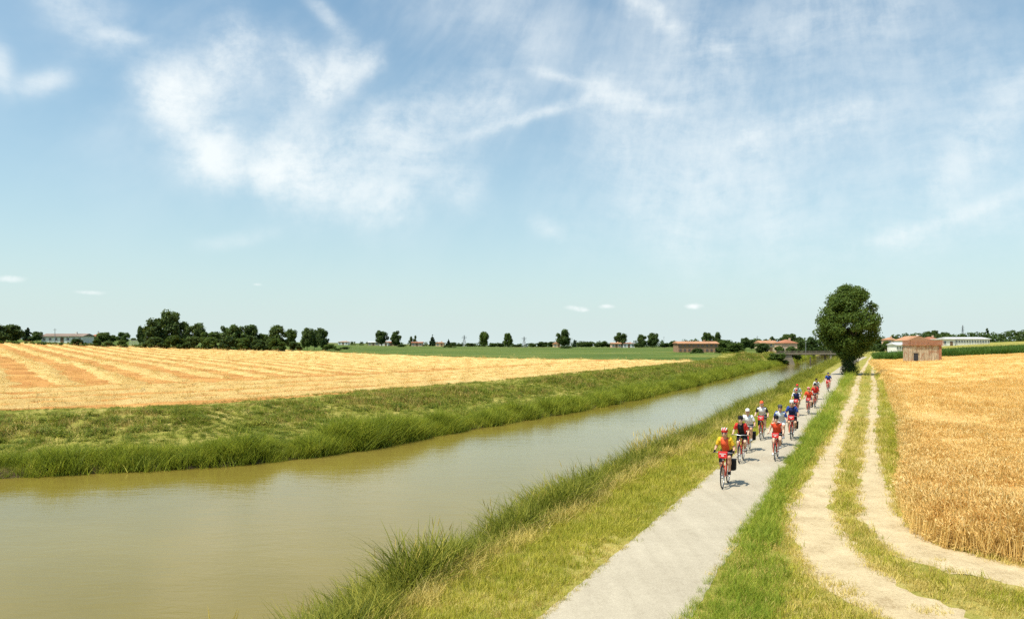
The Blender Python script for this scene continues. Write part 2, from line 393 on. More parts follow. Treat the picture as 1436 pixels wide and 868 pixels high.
def m_path(t, b):
    p = wpos(t); n = t.noise(p, 26, 3, .8); n2 = t.noise(p, .55, 4, .6); n3 = t.noise(p, 6, 3, .6)
    mp = t.new('ShaderNodeMapping'); t.l.new(p, mp.inputs[0]); mp.inputs['Rotation'].default_value = (0, 0, AX); mp.inputs['Scale'].default_value = (2.6, .12, 1)
    n4 = t.noise(mp.outputs[0], 1.0, 4, .6)
    f = t.m('ADD', t.m('ADD', t.m('MULTIPLY', n, .42), t.m('MULTIPLY', n2, .22)), t.m('ADD', t.m('MULTIPLY', n3, .14), t.m('MULTIPLY', n4, .22)))
    t.l.new(t.ramp(f, [(.34, (.27,.225,.16)), (.46, (.36,.31,.23)), (.55, (.415,.36,.27)), (.68, (.50,.44,.335))]), b.inputs['Base Color'])
    bump(t, b, n, .5, .012)
M_PATH = mat('chip_seal', m_path, rough=.9, spec=.2)
def m_dirt(t, b):
    p = wpos(t); n = t.noise(p, 14, 6, .75); n2 = t.noise(p, 1.3, 4, .6); n3 = t.noise(p, 60, 2, .6)
    f = t.m('ADD', t.m('MULTIPLY', n, .4), t.m('ADD', t.m('MULTIPLY', n2, .4), t.m('MULTIPLY', n3, .2)))
    t.l.new(t.ramp(f, [(.36, (.27,.19,.095)), (.46, (.43,.335,.20)), (.56, (.52,.415,.255)), (.70, (.60,.50,.33))]), b.inputs['Base Color'])
    bump(t, b, n, .6, .03)
M_DIRT = mat('pale_dust', m_dirt, rough=.95, spec=.08)
def m_water(t, b):
    p = wpos(t); n = t.noise(p, .05, 4, .6, .6)
    t.l.new(t.ramp(n, [(.35, (.170,.130,.022)), (.68, (.215,.165,.034))]), b.inputs['Base Color'])
    mp = t.new('ShaderNodeMapping'); t.l.new(p, mp.inputs[0]); mp.inputs['Rotation'].default_value = (0, 0, R(35)); mp.inputs['Scale'].default_value = (1, 2.6, 1)
    h = t.m('ADD', t.noise(mp.outputs[0], 1.6, 4, .6, .5), t.m('MULTIPLY', t.noise(mp.outputs[0], .35, 2, .5), 1.6))
    bump(t, b, h, .16, .05)
    b.inputs['IOR'].default_value = 1.25
M_WATER = mat('muddy_water', m_water, rough=.07, spec=.5)

# ------------------------------------------------------------------ ground sheet cut by land use
def axis(segs):
    o = [segs[0][0]]
    for a, b, d in segs:
        n = max(1, int(round((b - a) / d))); o += list(np.linspace(a, b, n + 1)[1:])
    return np.array(o)
def build_ground():
    S = axis([(-160,-40,8),(-40,-16,1.2),(-16,90,.55),(90,260,1.7),(260,600,8),(600,1400,40),(1400,6500,300)])
    T = axis([(-3200,-800,160),(-800,-300,20),(-300,-90,4),(-90,-56,1.5),(-56,-17,.65),(-17,-8,1.5),(-8,9,.42),(9,40,1.6),(40,120,5),(120,400,20),(400,2600,150)])
    SS, TT = np.meshgrid(S, T, indexing='ij')
    X = P0[0] + SS*DV[0] + TT*NV[0]; Y = P0[1] + SS*DV[1] + TT*NV[1]
    F = fields(X.ravel(), Y.ravel()); Z = height(X.ravel(), Y.ravel(), F)
    V = np.stack([X.ravel(), Y.ravel(), Z], 1)
    ns, nt = len(S), len(T); i = np.arange((ns-1)*(nt-1)); a = (i // (nt-1)) * nt + i % (nt-1)
    Q = np.stack([a, a+nt, a+nt+1, a+1], 1)                       # upward facing
    c = V[Q].mean(1); eL, eR, s, t = fields(c[:, 0], c[:, 1]); x, y = c[:, 0], c[:, 1]
    n = np.cross(V[Q[0,1]]-V[Q[0,0]], V[Q[0,2]]-V[Q[0,0]])
    if n[2] < 0: Q = Q[:, ::-1]
    reg = np.zeros(len(Q), int)                                   # 0 meadow
    fe = FIELD_EDGE + .8*vnoise(x*.06, y*.06, 5)
    stub_far = np.interp(x, [-400,-210,-90,-28,20,60,110], [330,262,296,252,232,212,190])
    field = eL > fe
    reg[field & (y < stub_far)] = 1
    reg[field & (y >= stub_far) & (y < 520)] = 2
    reg[(eL > 0) & (y >= 520)] = 3
    reg[(eR > 0) & ((y > 420) | (t > 130)) & (t > 14)] = 3
    reg[in_wheat(x, y)] = 4
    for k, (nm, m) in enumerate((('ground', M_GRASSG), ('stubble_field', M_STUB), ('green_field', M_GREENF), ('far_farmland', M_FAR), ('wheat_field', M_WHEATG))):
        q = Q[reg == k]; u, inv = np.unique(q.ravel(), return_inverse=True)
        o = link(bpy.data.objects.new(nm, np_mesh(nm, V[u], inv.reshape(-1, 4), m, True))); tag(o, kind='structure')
build_ground()
def build_water():
    L = LEFT_BANK; Rb = RIGHT_BANK; MBw = MB(); n = 90
    def res(P):
        d = np.r_[0, np.cumsum(np.hypot(*np.diff(P, axis=0).T))]; u = np.linspace(0, 1, n)**1.6 * d[-1]
        return np.stack([np.interp(u, d, P[:, 0]), np.interp(u, d, P[:, 1])], 1)
    a, b = res(L), res(Rb); V = []
    for i in range(n):
        e = a[i] - b[i]; e = e / np.linalg.norm(e)
        V += [(*(a[i] + e*1.2), WATER), (*(b[i] - e*1.2), WATER)]
    MBw.add(V, [(2*i, 2*i+1, 2*i+3, 2*i+2) for i in range(n-1)])
    o = MBw.build('canal_water', M_WATER)
    if o.data.polygons[5].normal.z < 0: o.data.flip_normals()
    tag(o, kind='structure')
build_water()

def ribbon(P, wfun, seed, lift, jag=.10, step=.12, smax=None):
    d = np.r_[0, np.cumsum(np.hypot(*np.diff(P, axis=0).T))]
    far = min(d[-1], 110); u = np.r_[np.arange(0, far, step), np.arange(far, d[-1], 1.5)]
    x = np.interp(u, d, P[:, 0]); y = np.interp(u, d, P[:, 1])
    tx, ty = np.gradient(x), np.gradient(y); L = np.hypot(tx, ty); nx, ny = ty/L, -tx/L
    w = wfun(u, x, y); V = []; K = 6; cols = []
    jl = jag*(vnoise(u*.9, u*0, seed)+.55*vnoise(u*3.1, u*0, seed+1)+.3*vnoise(u*7.7, u*0, seed+5)); jr = jag*(vnoise(u*.9, u*0, seed+2)+.55*vnoise(u*3.1, u*0, seed+3)+.3*vnoise(u*7.7, u*0, seed+6))
    for k in range(K + 1):
        q = -1 + 2*k/K; off = np.where(q < 0, q*(w/2 + jl), q*(w/2 + jr))
        X = x + nx*off; Y = y + ny*off
        cols.append(np.stack([X, Y, height(X, Y) + lift*(1 - .85*q*q)], 1))
    V = np.stack(cols, 1).reshape(-1, 3); n = len(u); i = np.arange((n-1)*K); a = (i//K)*(K+1) + i % K
    Q = np.stack([a, a+1, a+K+2, a+K+1], 1)
    return V, Q
V, Q = ribbon(np.array([W(-40, 0), W(0, 0), W(60, 0), W(120, 0), W(200, .6), W(320, 4)]), lambda u, x, y: np.full(u.shape, 2.24), 11, .05, .035, .12)
def up(me):
    if me.polygons[3].normal.z < 0: me.flip_normals()
    return me
o = link(bpy.data.objects.new('cycle_path', up(np_mesh('cycle_path', V, Q, M_PATH, True)))); tag(o, kind='structure')
V1, Q1 = ribbon(RUT_L, lambda u, x, y: np.interp(y, [8,12,15,20,30,60,120], [2.1,1.75,1.30,1.08,.80,.68,.62]), 21, .016, .17)
V2, Q2 = ribbon(RUT_R, lambda u, x, y: np.interp(y, [8,12.5,15,18,24,40,120], [2.1,2.0,1.6,1.05,.82,.62,.55]), 31, .014, .16)
o = link(bpy.data.objects.new('farm_track', up(np_mesh('farm_track', np.vstack([V1, V2]), np.vstack([Q1, Q2+len(V1)]), M_DIRT, True)))); tag(o, kind='structure')

# ------------------------------------------------------------------ plants: prototypes and scattering
PROTO = {}
def blades(n, h, spread, width, lean=.45, seg=3, seed=0, hvar=.4, droop=.5):
    """n bent tapering blades; returns verts, quads"""
    r = np.random.default_rng(seed)
    bx, by = r.normal(0, spread, n), r.normal(0, spread, n)
    az = r.uniform(0, 2*np.pi, n); L = h*(1 + hvar*r.uniform(-1, 1, n)); ln = lean*r.uniform(.2, 1.3, n); dr = droop*r.uniform(.3, 1.2, n)
    wd = width*r.uniform(.7, 1.3, n); fa = az + r.uniform(-1.2, 1.2, n) + np.pi/2
    rows = []
    for k in range(seg + 1):
        u = k/seg; hor = L*(ln*u*.6 + dr*u*u*.5); z = L*(u - .28*dr*u**2.2)
        w = wd*(1 - .92*u**1.5)/2
        cx, cy = bx + np.cos(az)*hor, by + np.sin(az)*hor
        rows += [np.stack([cx - np.cos(fa)*w, cy - np.sin(fa)*w, z], 1), np.stack([cx + np.cos(fa)*w, cy + np.sin(fa)*w, z], 1)]
    V = np.stack(rows, 1).reshape(-1, 3); m = 2*(seg+1); b = np.arange(n)*m
    Q = np.concatenate([np.stack([b+2*k, b+2*k+1, b+2*k+3, b+2*k+2], 1) for k in range(seg)])
    return V, Q
def leaves_on_stems(nst, h, spread, leaf, per, seed, lean=.25):
    """broad-leaved weeds: leaf quads along leaning stems"""
    r = np.random.default_rng(seed); V = []; Q = []; c = 0
    for i in range(nst):
        bx, by = r.normal(0, spread, 2); az = r.uniform(0, 6.28); H = h*r.uniform(.6, 1.2)
        for j in range(per):
            u = (j + r.uniform(0, 1))/per; q = np.array([bx + math.cos(az)*lean*H*u*u, by + math.sin(az)*lean*H*u*u, H*u])
            a = r.uniform(0, 6.28); l = leaf*(1.2 - .6*u)*r.uniform(.7, 1.3); e = np.array([math.cos(a), math.sin(a), r.uniform(-.2, .7)])
            e /= np.linalg.norm(e); sd_ = np.cross(e, [0, 0, 1]); sd_ /= np.linalg.norm(sd_) + 1e-6
            V += [q, q + e*l*.5 - sd_*l*.26, q + e*l + np.array([0, 0, -.12*l]), q + e*l*.5 + sd_*l*.26]; Q.append((c, c+1, c+2, c+3)); c += 4
    return np.array(V), np.array(Q)
def wheat_tuft(n, h, spread, seed):
    r = np.random.default_rng(seed); V = []; Q = []; mi = []; c = 0
    for i in range(n):
        bx, by = r.uniform(-spread, spread, 2); az = r.normal(.3, 1.1); H = h*r.uniform(.82, 1.12); ln = abs(r.normal(.10, .08))
        fa = r.uniform(0, 6.28); e = np.array([math.cos(az), math.sin(az), 0]); sd_ = np.array([math.cos(fa), math.sin(fa), 0])
        pts = [np.array([bx, by, 0]), np.array([bx, by, H*.5]) + e*ln*H*.3, np.array([bx, by, H*.90]) + e*ln*H*.9]
        for k in range(2):
            w = .006
            V += [pts[k]-sd_*w, pts[k]+sd_*w, pts[k+1]+sd_*w, pts[k+1]-sd_*w]; Q.append((c,c+1,c+2,c+3)); mi.append(0); c += 4
        nod = r.uniform(.1, .9); d = np.array([e[0]*nod, e[1]*nod, 1-.9*nod]); d /= np.linalg.norm(d); L = .10*r.uniform(.8, 1.25)
        a = pts[2]
        for f2 in (fa, fa + 1.57):
            s2 = np.array([math.cos(f2), math.sin(f2), 0])*.013
            V += [a, a + d*L*.45 + s2, a + d*L*1.25, a + d*L*.45 - s2]; Q.append((c,c+1,c+2,c+3)); mi.append(1); c += 4
        if r.random() < .7:                                             # a dry leaf
            b_ = pts[0]*.5 + pts[1]*.5; aa = r.uniform(0, 6.28); e2 = np.array([math.cos(aa), math.sin(aa), .3])*.16; s2 = np.array([-math.sin(aa), math.cos(aa), 0])*.009
            V += [b_, b_ + e2*.5 + s2, b_ + e2 - np.array([0,0,.05]), b_ + e2*.5 - s2]; Q.append((c,c+1,c+2,c+3)); mi.append(0); c += 4
    return np.array(V), np.array(Q), np.array(mi)
def proto(name, V, Q, mats, mi=None):
    o = bpy.data.objects.new(name, np_mesh(name, V, Q, mats, False, mi)); return o
def scatter(name, protos, pts, scl, label=None, tilt=.12, idx=None, rz=None):
    """one object whose vertices carry plants (geometry nodes instances)"""
    n = len(pts)
    if n == 0: return
    pc = bpy.data.collections.new(name + '_plants')
    for p in protos: pc.objects.link(p)
    me = bpy.data.meshes.new(name); me.vertices.add(n); me.vertices.foreach_set('co', np.ascontiguousarray(pts, np.float32).ravel())
    rot = np.stack([rng.normal(0, tilt, n), rng.normal(0, tilt, n), rng.uniform(0, 6.283, n) if rz is None else rz], 1)
    a = me.attributes.new('rot', 'FLOAT_VECTOR', 'POINT'); a.data.foreach_set('vector', rot.astype(np.float32).ravel())
    scl = np.asarray(scl, float); scl = np.stack([scl]*3, 1) if scl.ndim == 1 else scl
    a = me.attributes.new('scl', 'FLOAT_VECTOR', 'POINT'); a.data.foreach_set('vector', scl.astype(np.float32).ravel())
    a = me.attributes.new('idx', 'INT', 'POINT'); a.data.foreach_set('value', (rng.integers(0, len(protos), n) if idx is None else idx).astype(np.int32))
    o = link(bpy.data.objects.new(name, me)); tag(o, label, None, None, 'stuff')
    ng = bpy.data.node_groups.new(name, 'GeometryNodeTree')
    ng.interface.new_socket('Geometry', in_out='INPUT', socket_type='NodeSocketGeometry'); ng.interface.new_socket('Geometry', in_out='OUTPUT', socket_type='NodeSocketGeometry')
    N = ng.nodes; gi = N.new('NodeGroupInput'); go = N.new('NodeGroupOutput'); ip = N.new('GeometryNodeInstanceOnPoints'); ci = N.new('GeometryNodeCollectionInfo')
    ci.inputs['Collection'].default_value = pc; ci.inputs['Separate Children'].default_value = True; ci.inputs['Reset Children'].default_value = True
    def na(nm, typ):
        q = N.new('GeometryNodeInputNamedAttribute'); q.data_type = typ; q.inputs['Name'].default_value = nm; return q.outputs['Attribute']
    Lk = ng.links.new
    Lk(gi.outputs[0], ip.inputs['Points']); Lk(ci.outputs[0], ip.inputs['Instance']); ip.inputs['Pick Instance'].default_value = True
    Lk(na('idx', 'INT'), ip.inputs['Instance Index']); Lk(na('rot', 'FLOAT_VECTOR'), ip.inputs['Rotation']); Lk(na('scl', 'FLOAT_VECTOR'), ip.inputs['Scale'])
    Lk(ip.outputs[0], go.inputs[0])
    md = o.modifiers.new('plants', 'NODES'); md.node_group = ng
    return o
def in_view(x, y, mx=.12, near=7.0):
    """roughly what this place shows from the bridge, with a margin on either side"""
    return (y > near) & (np.abs(x) < (.69 + mx) * y + 5)
def sprinkle(x0, x1, y0, y1, dens):
    n = int((x1-x0)*(y1-y0)*dens); return rng.uniform(x0, x1, n), rng.uniform(y0, y1, n)
def strip(s0, s1, t0, t1, dens):
    n = int((s1-s0)*(t1-t0)*dens); s = rng.uniform(s0, s1, n); t = rng.uniform(t0, t1, n)
    return P0[0]+s*DV[0]+t*NV[0], P0[1]+s*DV[1]+t*NV[1], s, t
def fade(d, near, p=1.5):
    """keep probability thinning with distance"""
    return rng.random(d.shape) < np.minimum(1, (near/np.maximum(d, 1))**p)
def growth(d, near, p=.6, mx=2.6): return np.minimum(mx, np.maximum(1, (d/near)**p))

M_LAWN = leafy('lawn_blade', [(.20,.23,.020), (.36,.35,.034), (.50,.44,.06), (.64,.51,.13)], .38, .5)
M_VERGE = leafy('verge_blade', [(.12,.19,.016), (.22,.30,.026), (.33,.38,.04), (.50,.45,.08)], .38, .8)
M_DRY = leafy('dry_blade', [(.36,.30,.055), (.56,.43,.11), (.70,.54,.17), (.78,.64,.27)], .30, .5)
M_REED = leafy('reed_blade', [(.060,.078,.008), (.14,.155,.016), (.26,.26,.030), (.44,.36,.06)], .34, .6)
M_BANK = leafy('bank_weed', [(.05,.085,.010), (.12,.165,.016), (.24,.26,.030), (.40,.33,.055)], .32, .8)
M_BANK2 = leafy('bank_dry', [(.18,.145,.035), (.31,.22,.055), (.42,.31,.09), (.50,.39,.13)], .25, .8)
M_WSTEM = leafy('wheat_stem', [(.62,.37,.11), (.80,.54,.19), (.88,.66,.30)], .32, .25)
M_WEAR = leafy('wheat_ear', [(.56,.27,.065), (.80,.49,.16), (.91,.67,.30), (.95,.80,.47)], .38, .32)
M_STRAW = leafy('loose_straw', [(.50,.31,.10), (.66,.45,.165), (.77,.58,.26)], .25, .5)

def pr(nm, k, fn, mats): return [proto(nm, *fn(i), mats) for i in range(k)]
lawn_p = lambda m: pr('grass_tuft', 4, lambda i: blades(26, .13, .10, .011, .7, 2, 100+i), m)
tall_p = lambda m: pr('tall_grass_tuft', 4, lambda i: blades(34, .36, .15, .016, .7, 3, 200+i, .5, .8), m)

FPTS = {}
def verge():
    # mown strip between reeds and path
    x, y, s, t = strip(-12, 115, -4.9, -1.02, 60); k = in_view(x, y) & fade(y, 16, 1.3); x, y, s, t = x[k], y[k], s[k], t[k]
    eR = fields(x, y)[1]; k = eR > 1.5; x, y, t, eR = x[k], y[k], t[k], eR[k]
    dry = rng.random(len(x)) < np.clip(.18 + .75*(1 - sstep(-4.3, -3.0, t)) + .30*vnoise(x*.5, y*.5, 4) + .35*sstep(-1.5,-1.1,t), .05, .9)
    P = np.stack([x, y, height(x, y)], 1); sc = rng.uniform(.55, 1.25, len(x))*growth(y, 16)*np.where(t > -1.35, .75, 1)
    scatter('mown_grass', lawn_p(M_LAWN), P[~dry], sc[~dry], 'short yellow green grass between the canal reeds and the cycle path', .2)
    scatter('dry_grass', tall_p(M_DRY), P[dry], (sc*.62)[dry]*np.where(t[dry] < -3.2, 1.1, .5), 'straw coloured dry grass along the foot of the canal reeds', .25)
    # strip between path and track, the island between the ruts, the headland beside the wheat
    x, y = sprinkle(-2, 75, 7, 150, 9.0)
    xx, yy = sprinkle(-1, 26, 7, 45, 60); x = np.r_[x, xx]; y = np.r_[y, yy]
    k = in_view(x, y) & fade(y, 15, 1.15); x, y = x[k], y[k]
    eL, eR, s, t = fields(x, y)
    dl = np.abs(sdist(RUT_L, x, y)); dr = np.abs(sdist(RUT_R, x, y)); we = sdist(WHEAT_EDGE, x, y)
    wl = np.interp(y, [8,12,15,20,30,60,120], [2.1,1.75,1.30,1.08,.80,.68,.62])/2; wr = np.interp(y, [8,12.5,15,18,24,40,120], [2.1,2.0,1.6,1.05,.82,.62,.55])/2
    n1 = vnoise(x*1.7, y*1.7, 8); n2 = vnoise(x*.45, y*.45, 9)
    stray = (y < 16.5) & (n2 + .7*n1 > .80) & (rng.random(len(x)) < .6)
    ok = (t > 1.02) & (((dl > wl*.92 + .10*n1) & (dr > wr*.92 + .10*n1)) | stray) & (we > -.35) & (t < 11)
    sL = sdist(RUT_L, x, y) > 0       # on the path side of the left rut
    inner = ~sL & (sdist(RUT_R, x, y) > 0)
    # dry trampled zones along the ruts and near the bend
    near_rut = np.minimum(dl - wl, dr - wr)
    p_dry = np.clip(.12 + .75*(1 - sstep(.0, .55, near_rut)) + .30*n2 + .25*inner*(rng.random(len(x)) < .5), .03, .95)
    bare = (near_rut < .3) & (rng.random(len(x)) < .4) & (n1 > 0)
    bend = (y < 17) & (x > 4.5) & (n1 + .5*n2 > -.05)
    p_dry = np.where(bare | bend, np.maximum(p_dry, .55), p_dry)
    x, y, t, near_rut, p_dry, sL, inner = (q[ok] for q in (x, y, t, near_rut, p_dry, sL, inner))
    dry = rng.random(len(x)) < p_dry
    P = np.stack([x, y, height(x, y)], 1)
    tall = sL & (t < 2.4) & (near_rut > .35)
    sc = rng.uniform(.6, 1.25, len(x))*growth(y, 15)
    g1 = tall & ~dry
    scatter('verge_grass', tall_p(M_VERGE), P[g1], sc[g1]*.62*(.55 + .45*sstep(1.1, 1.7, t[g1]))*(1 + .35*vnoise(x[g1]*.8, y[g1]*.8, 40)), 'lush green grass strip between the cycle path and the farm track', .2)
    g2 = ~tall & ~dry
    scatter('track_grass', lawn_p(M_LAWN), P[g2], sc[g2]*.95, 'low green grass between and beside the wheel ruts of the farm track', .2)
    scatter('trodden_grass', lawn_p(M_DRY), P[dry], sc[dry]*.75, 'trodden straw coloured grass along the wheel ruts', .3)
verge()

def reeds():
    pts = []; scs = []
    def along(P, e0, e1, dens, near, side, p=1.2, smax=400):
        d = np.r_[0, np.cumsum(np.hypot(*np.diff(P, axis=0).T))]; n = int(d[-1]*(e1-e0)*dens)
        u = rng.uniform(0, d[-1], n); x = np.interp(u, d, P[:, 0]); y = np.interp(u, d, P[:, 1])
        tx = np.interp(u+.5, d, P[:, 0]) - x; ty = np.interp(u+.5, d, P[:, 1]) - y; L = np.hypot(tx, ty) + 1e-9
        e = rng.uniform(e0, e1, n); x = x - ty/L*e*side; y = y + tx/L*e*side
        k = in_view(x, y) & fade(y, near, p) & (y < smax); return x[k], y[k], e[k]
    rp = pr('reed_tuft', 5, lambda i: blades(40, .80, .19, .030, .65, 4, 300+i, .45, 1.1), M_REED)
    # right bank
    x, y, e = along(RIGHT_BANK, .0, 2.5, 44, 17, -1, .9)
    s, t = st(x, y); gap = vnoise(s*.23, s*0, 12)
    keep = (e < 1.75 + .2*gap); x, y, e, s = x[keep], y[keep], e[keep], s[keep]
    hgt = 1.06 + .15*vnoise(s*.21, s*0, 13) + .36*vnoise(s*.7, e*1.2, 14) - .30*np.clip(e - 1.2, 0, 2)
    P = np.stack([x, y, height(x, y) - .03], 1)
    scatter('bank_reeds', rp, P, np.clip(hgt, .35, 1.8)*growth(y, 30, .25), 'tall dark green reeds along the near edge of the canal', .16)
    # tall seed heads over the reeds
    n = 150; s = np.r_[rng.uniform(17, 25, 80), rng.uniform(-4, 60, 70)]; q = np.array([W(a, b) for a, b in zip(s, rng.uniform(-5.4, -4.4, len(s)))])
    sp_ = pr('seed_stalk', 4, lambda i: seed_stalk(i), M_DRY)
    xx = rng.uniform(-8, -3.4, 26); yy = np.interp(xx, [-9.5, -5.4, -3.4], [9.6, 11.6, 15.2]) - rng.uniform(.1, .6, 26)
    q = np.vstack([q, np.stack([xx, yy], 1)])
    scatter('seed_stalks', sp_, np.stack([q[:, 0], q[:, 1], height(q[:, 0], q[:, 1])], 1), rng.uniform(.75, 1.15, len(q)), 'pale dry seed stalks standing above the near reeds', .12)
    # left bank: rank edge
    x, y, e = along(LEFT_BANK, .0, 2.2, 15, 42, 1, .95)
    s, t = st(x, y); hgt = .80 + .25*vnoise(x*.17, y*.17, 15) + .42*vnoise(x*.55, y*.55, 16) - .16*np.clip(e - 1.2, 0, 2)
    P = np.stack([x, y, height(x, y) - .05], 1)
    M_EDGE = leafy('edge_reed', [(.06,.085,.008), (.16,.20,.016), (.32,.35,.03), (.52,.45,.06)], .38, .9)
    rp2 = pr('edge_reed_tuft', 5, lambda i: blades(36, .90, .24, .034, .60, 3, 340+i, .45, 1.0), M_EDGE)
    scatter('far_bank_reeds', rp2, P, np.clip(hgt*1.08, .4, 1.6)*growth(y, 60, .3), 'bright green reeds overhanging the water along the far edge of the canal', .16)
    # left bank: grass berm and rough slope
    x, y, e = along(LEFT_BANK, 1.4, 19.0, 11.0, 45, 1, 1.1)
    n = vnoise(x*.16, y*.16, 17) + .6*vnoise(x*.55, y*.55, 18)
    brown = rng.random(len(x)) < np.clip(.30 + .36*n, .04, .85)*sstep(5.5, 8.5, e)*(1 - .8*sstep(14, 17.5, e)) + .05
    P = np.stack([x, y, height(x, y) - .02], 1); sc = rng.uniform(.55, 1.3, len(x))*growth(y, 50, .55)
    sc *= np.interp(e, [1.6, 6, 8, 13, 15, 19], [.75, .50, .85, .72, .34, .30])*(1 + .45*n)
    low = pr('bank_grass_tuft', 4, lambda i: blades(26, .34, .28, .036, 1.0, 2, 360+i, .4, .8), M_BANK)
    wd = pr('bank_herb', 4, lambda i: leaves_on_stems(14, .40, .24, .15, 7, 380+i), M_BANK)
    scatter('far_bank_grass', low + wd, P[~brown], np.clip(sc[~brown], .25, 3), 'mottled green weeds on the far canal bank', .2)
    dr = pr('bank_dry_tuft', 4, lambda i: blades(26, .36, .24, .034, .9, 2, 400+i, .4, .7), M_BANK2)
    scatter('far_bank_dry_grass', dr, P[brown], np.clip(sc[brown], .25, 3)*.9, 'brownish dry grass patches on the far canal bank', .25)
def seed_stalk(i):
    V, Q = blades(5, 1.25, .10, .007, .18, 4, 500+i, .25, .25)
    a = V.reshape(5, 5, 2, 3); vs = [V]; qs = [Q]; c = len(V)
    for k in range(5):
        tip = a[k, 4].mean(0); d = tip - a[k, 3].mean(0); d /= np.linalg.norm(d)
        for f in (0, 1.57):
            s2 = np.array([math.cos(f), math.sin(f), 0])*.011
            vs.append(np.array([tip - d*.12, tip - d*.02 + s2, tip + d*.16, tip - d*.02 - s2])); qs.append(np.array([[c, c+1, c+2, c+3]])); c += 4
    return np.vstack(vs), np.vstack(qs)
reeds()

def wheat():
    tufts = [proto('wheat_tuft', V, Q, [M_WSTEM, M_WEAR], mi) for V, Q, mi in (wheat_tuft(20, .78, .19, 600+i) for i in range(6))]
    xs, ys = [], []
    for (y0, y1, d) in ((12, 24, 34), (24, 40, 22), (40, 75, 8), (75, 205, 2.1)):
        x, y = sprinkle(6, (.69+.28)*y1 + 6, y0, y1, d); xs.append(x); ys.append(y)
    x = np.concatenate(xs); y = np.concatenate(ys)
    k = in_wheat(x, y) & in_view(x, y, .28); x, y = x[k], y[k]
    edge = -sdist(WHEAT_EDGE, x, y)
    lod = vnoise(x*.22, y*.11, 21) + .6*vnoise(x*.6, y*.4, 22)            # wind-lodged hollows
    h = 1.0 + .22*lod - .25*(edge < .35)
    P = np.stack([x, y, height(x, y)], 1); g = growth(y, 45, .5, 2.2)
    sc = np.stack([g*1.05, g*1.05, np.clip(h, .55, 1.3)*(1 + .0*g)], 1)
    o = scatter('ripe_wheat', tufts, P, sc, 'ripe golden wheat filling the field right of the farm track', .20)
    lay = sstep(.25, .8, vnoise(x*.30, y*.16, 24))*(edge > 1.2)                # patches laid over by wind
    rot = np.stack([rng.normal(0, .18, len(x)) - .75*lay, rng.normal(0, .18, len(x)) + .35*lay, rng.uniform(0, 6.283, len(x))*(1 - lay) + lay*rng.normal(.6, .5, len(x))], 1)
    o.data.attributes['rot'].data.foreach_set('vector', rot.astype(np.float32).ravel())
    # closed canopy below the ears
    gx = axis([(6, 40, .5), (40, 120, 1.5), (120, 260, 5)]); gy = axis([(12, 60, .5), (60, 210, 1.5)])
    X, Y = np.meshgrid(gx, gy, indexing='ij'); X, Y = X.ravel(), Y.ravel()
    e = -sdist(WHEAT_EDGE, X, Y)
    Z = height(X, Y) + (.62 + .13*vnoise(X*.22, Y*.11, 21) + .06*vnoise(X*1.5, Y*1.5, 23) + .08*sstep(60, 120, Y))*sstep(.15, .6, e)
    n, m = len(gx), len(gy); i = np.arange((n-1)*(m-1)); a = (i//(m-1))*m + i % (m-1); Q = np.stack([a, a+m, a+m+1, a+1], 1)
    V = np.stack([X, Y, Z], 1); c = V[Q].mean(1); Q = Q[in_wheat(c[:, 0], c[:, 1]) & (-sdist(WHEAT_EDGE, c[:, 0], c[:, 1]) > .3)]
    u, inv = np.unique(Q.ravel(), return_inverse=True)
    def fn(t, b):
        p = wpos(t); n = t.noise(p, 7, 5, .8); n2 = t.noise(p, .35, 4, .6)
        f = t.m('ADD', t.m('MULTIPLY', n, .6), t.m('MULTIPLY', n2, .4))
        t.l.new(t.ramp(f, [(.34, (.50,.26,.075)), (.50, (.74,.47,.17)), (.66, (.87,.67,.33))]), b.inputs['Base Color']); bump(t, b, n, 1.0, .15)
    o = link(bpy.data.objects.new('wheat_canopy', up(np_mesh('wheat_canopy', V[u], inv.reshape(-1, 4), mat('wheat_mass', fn, rough=.9, spec=.05), True))))
    tag(o, 'dense golden mass of wheat stems under the ears', kind='stuff')
wheat()

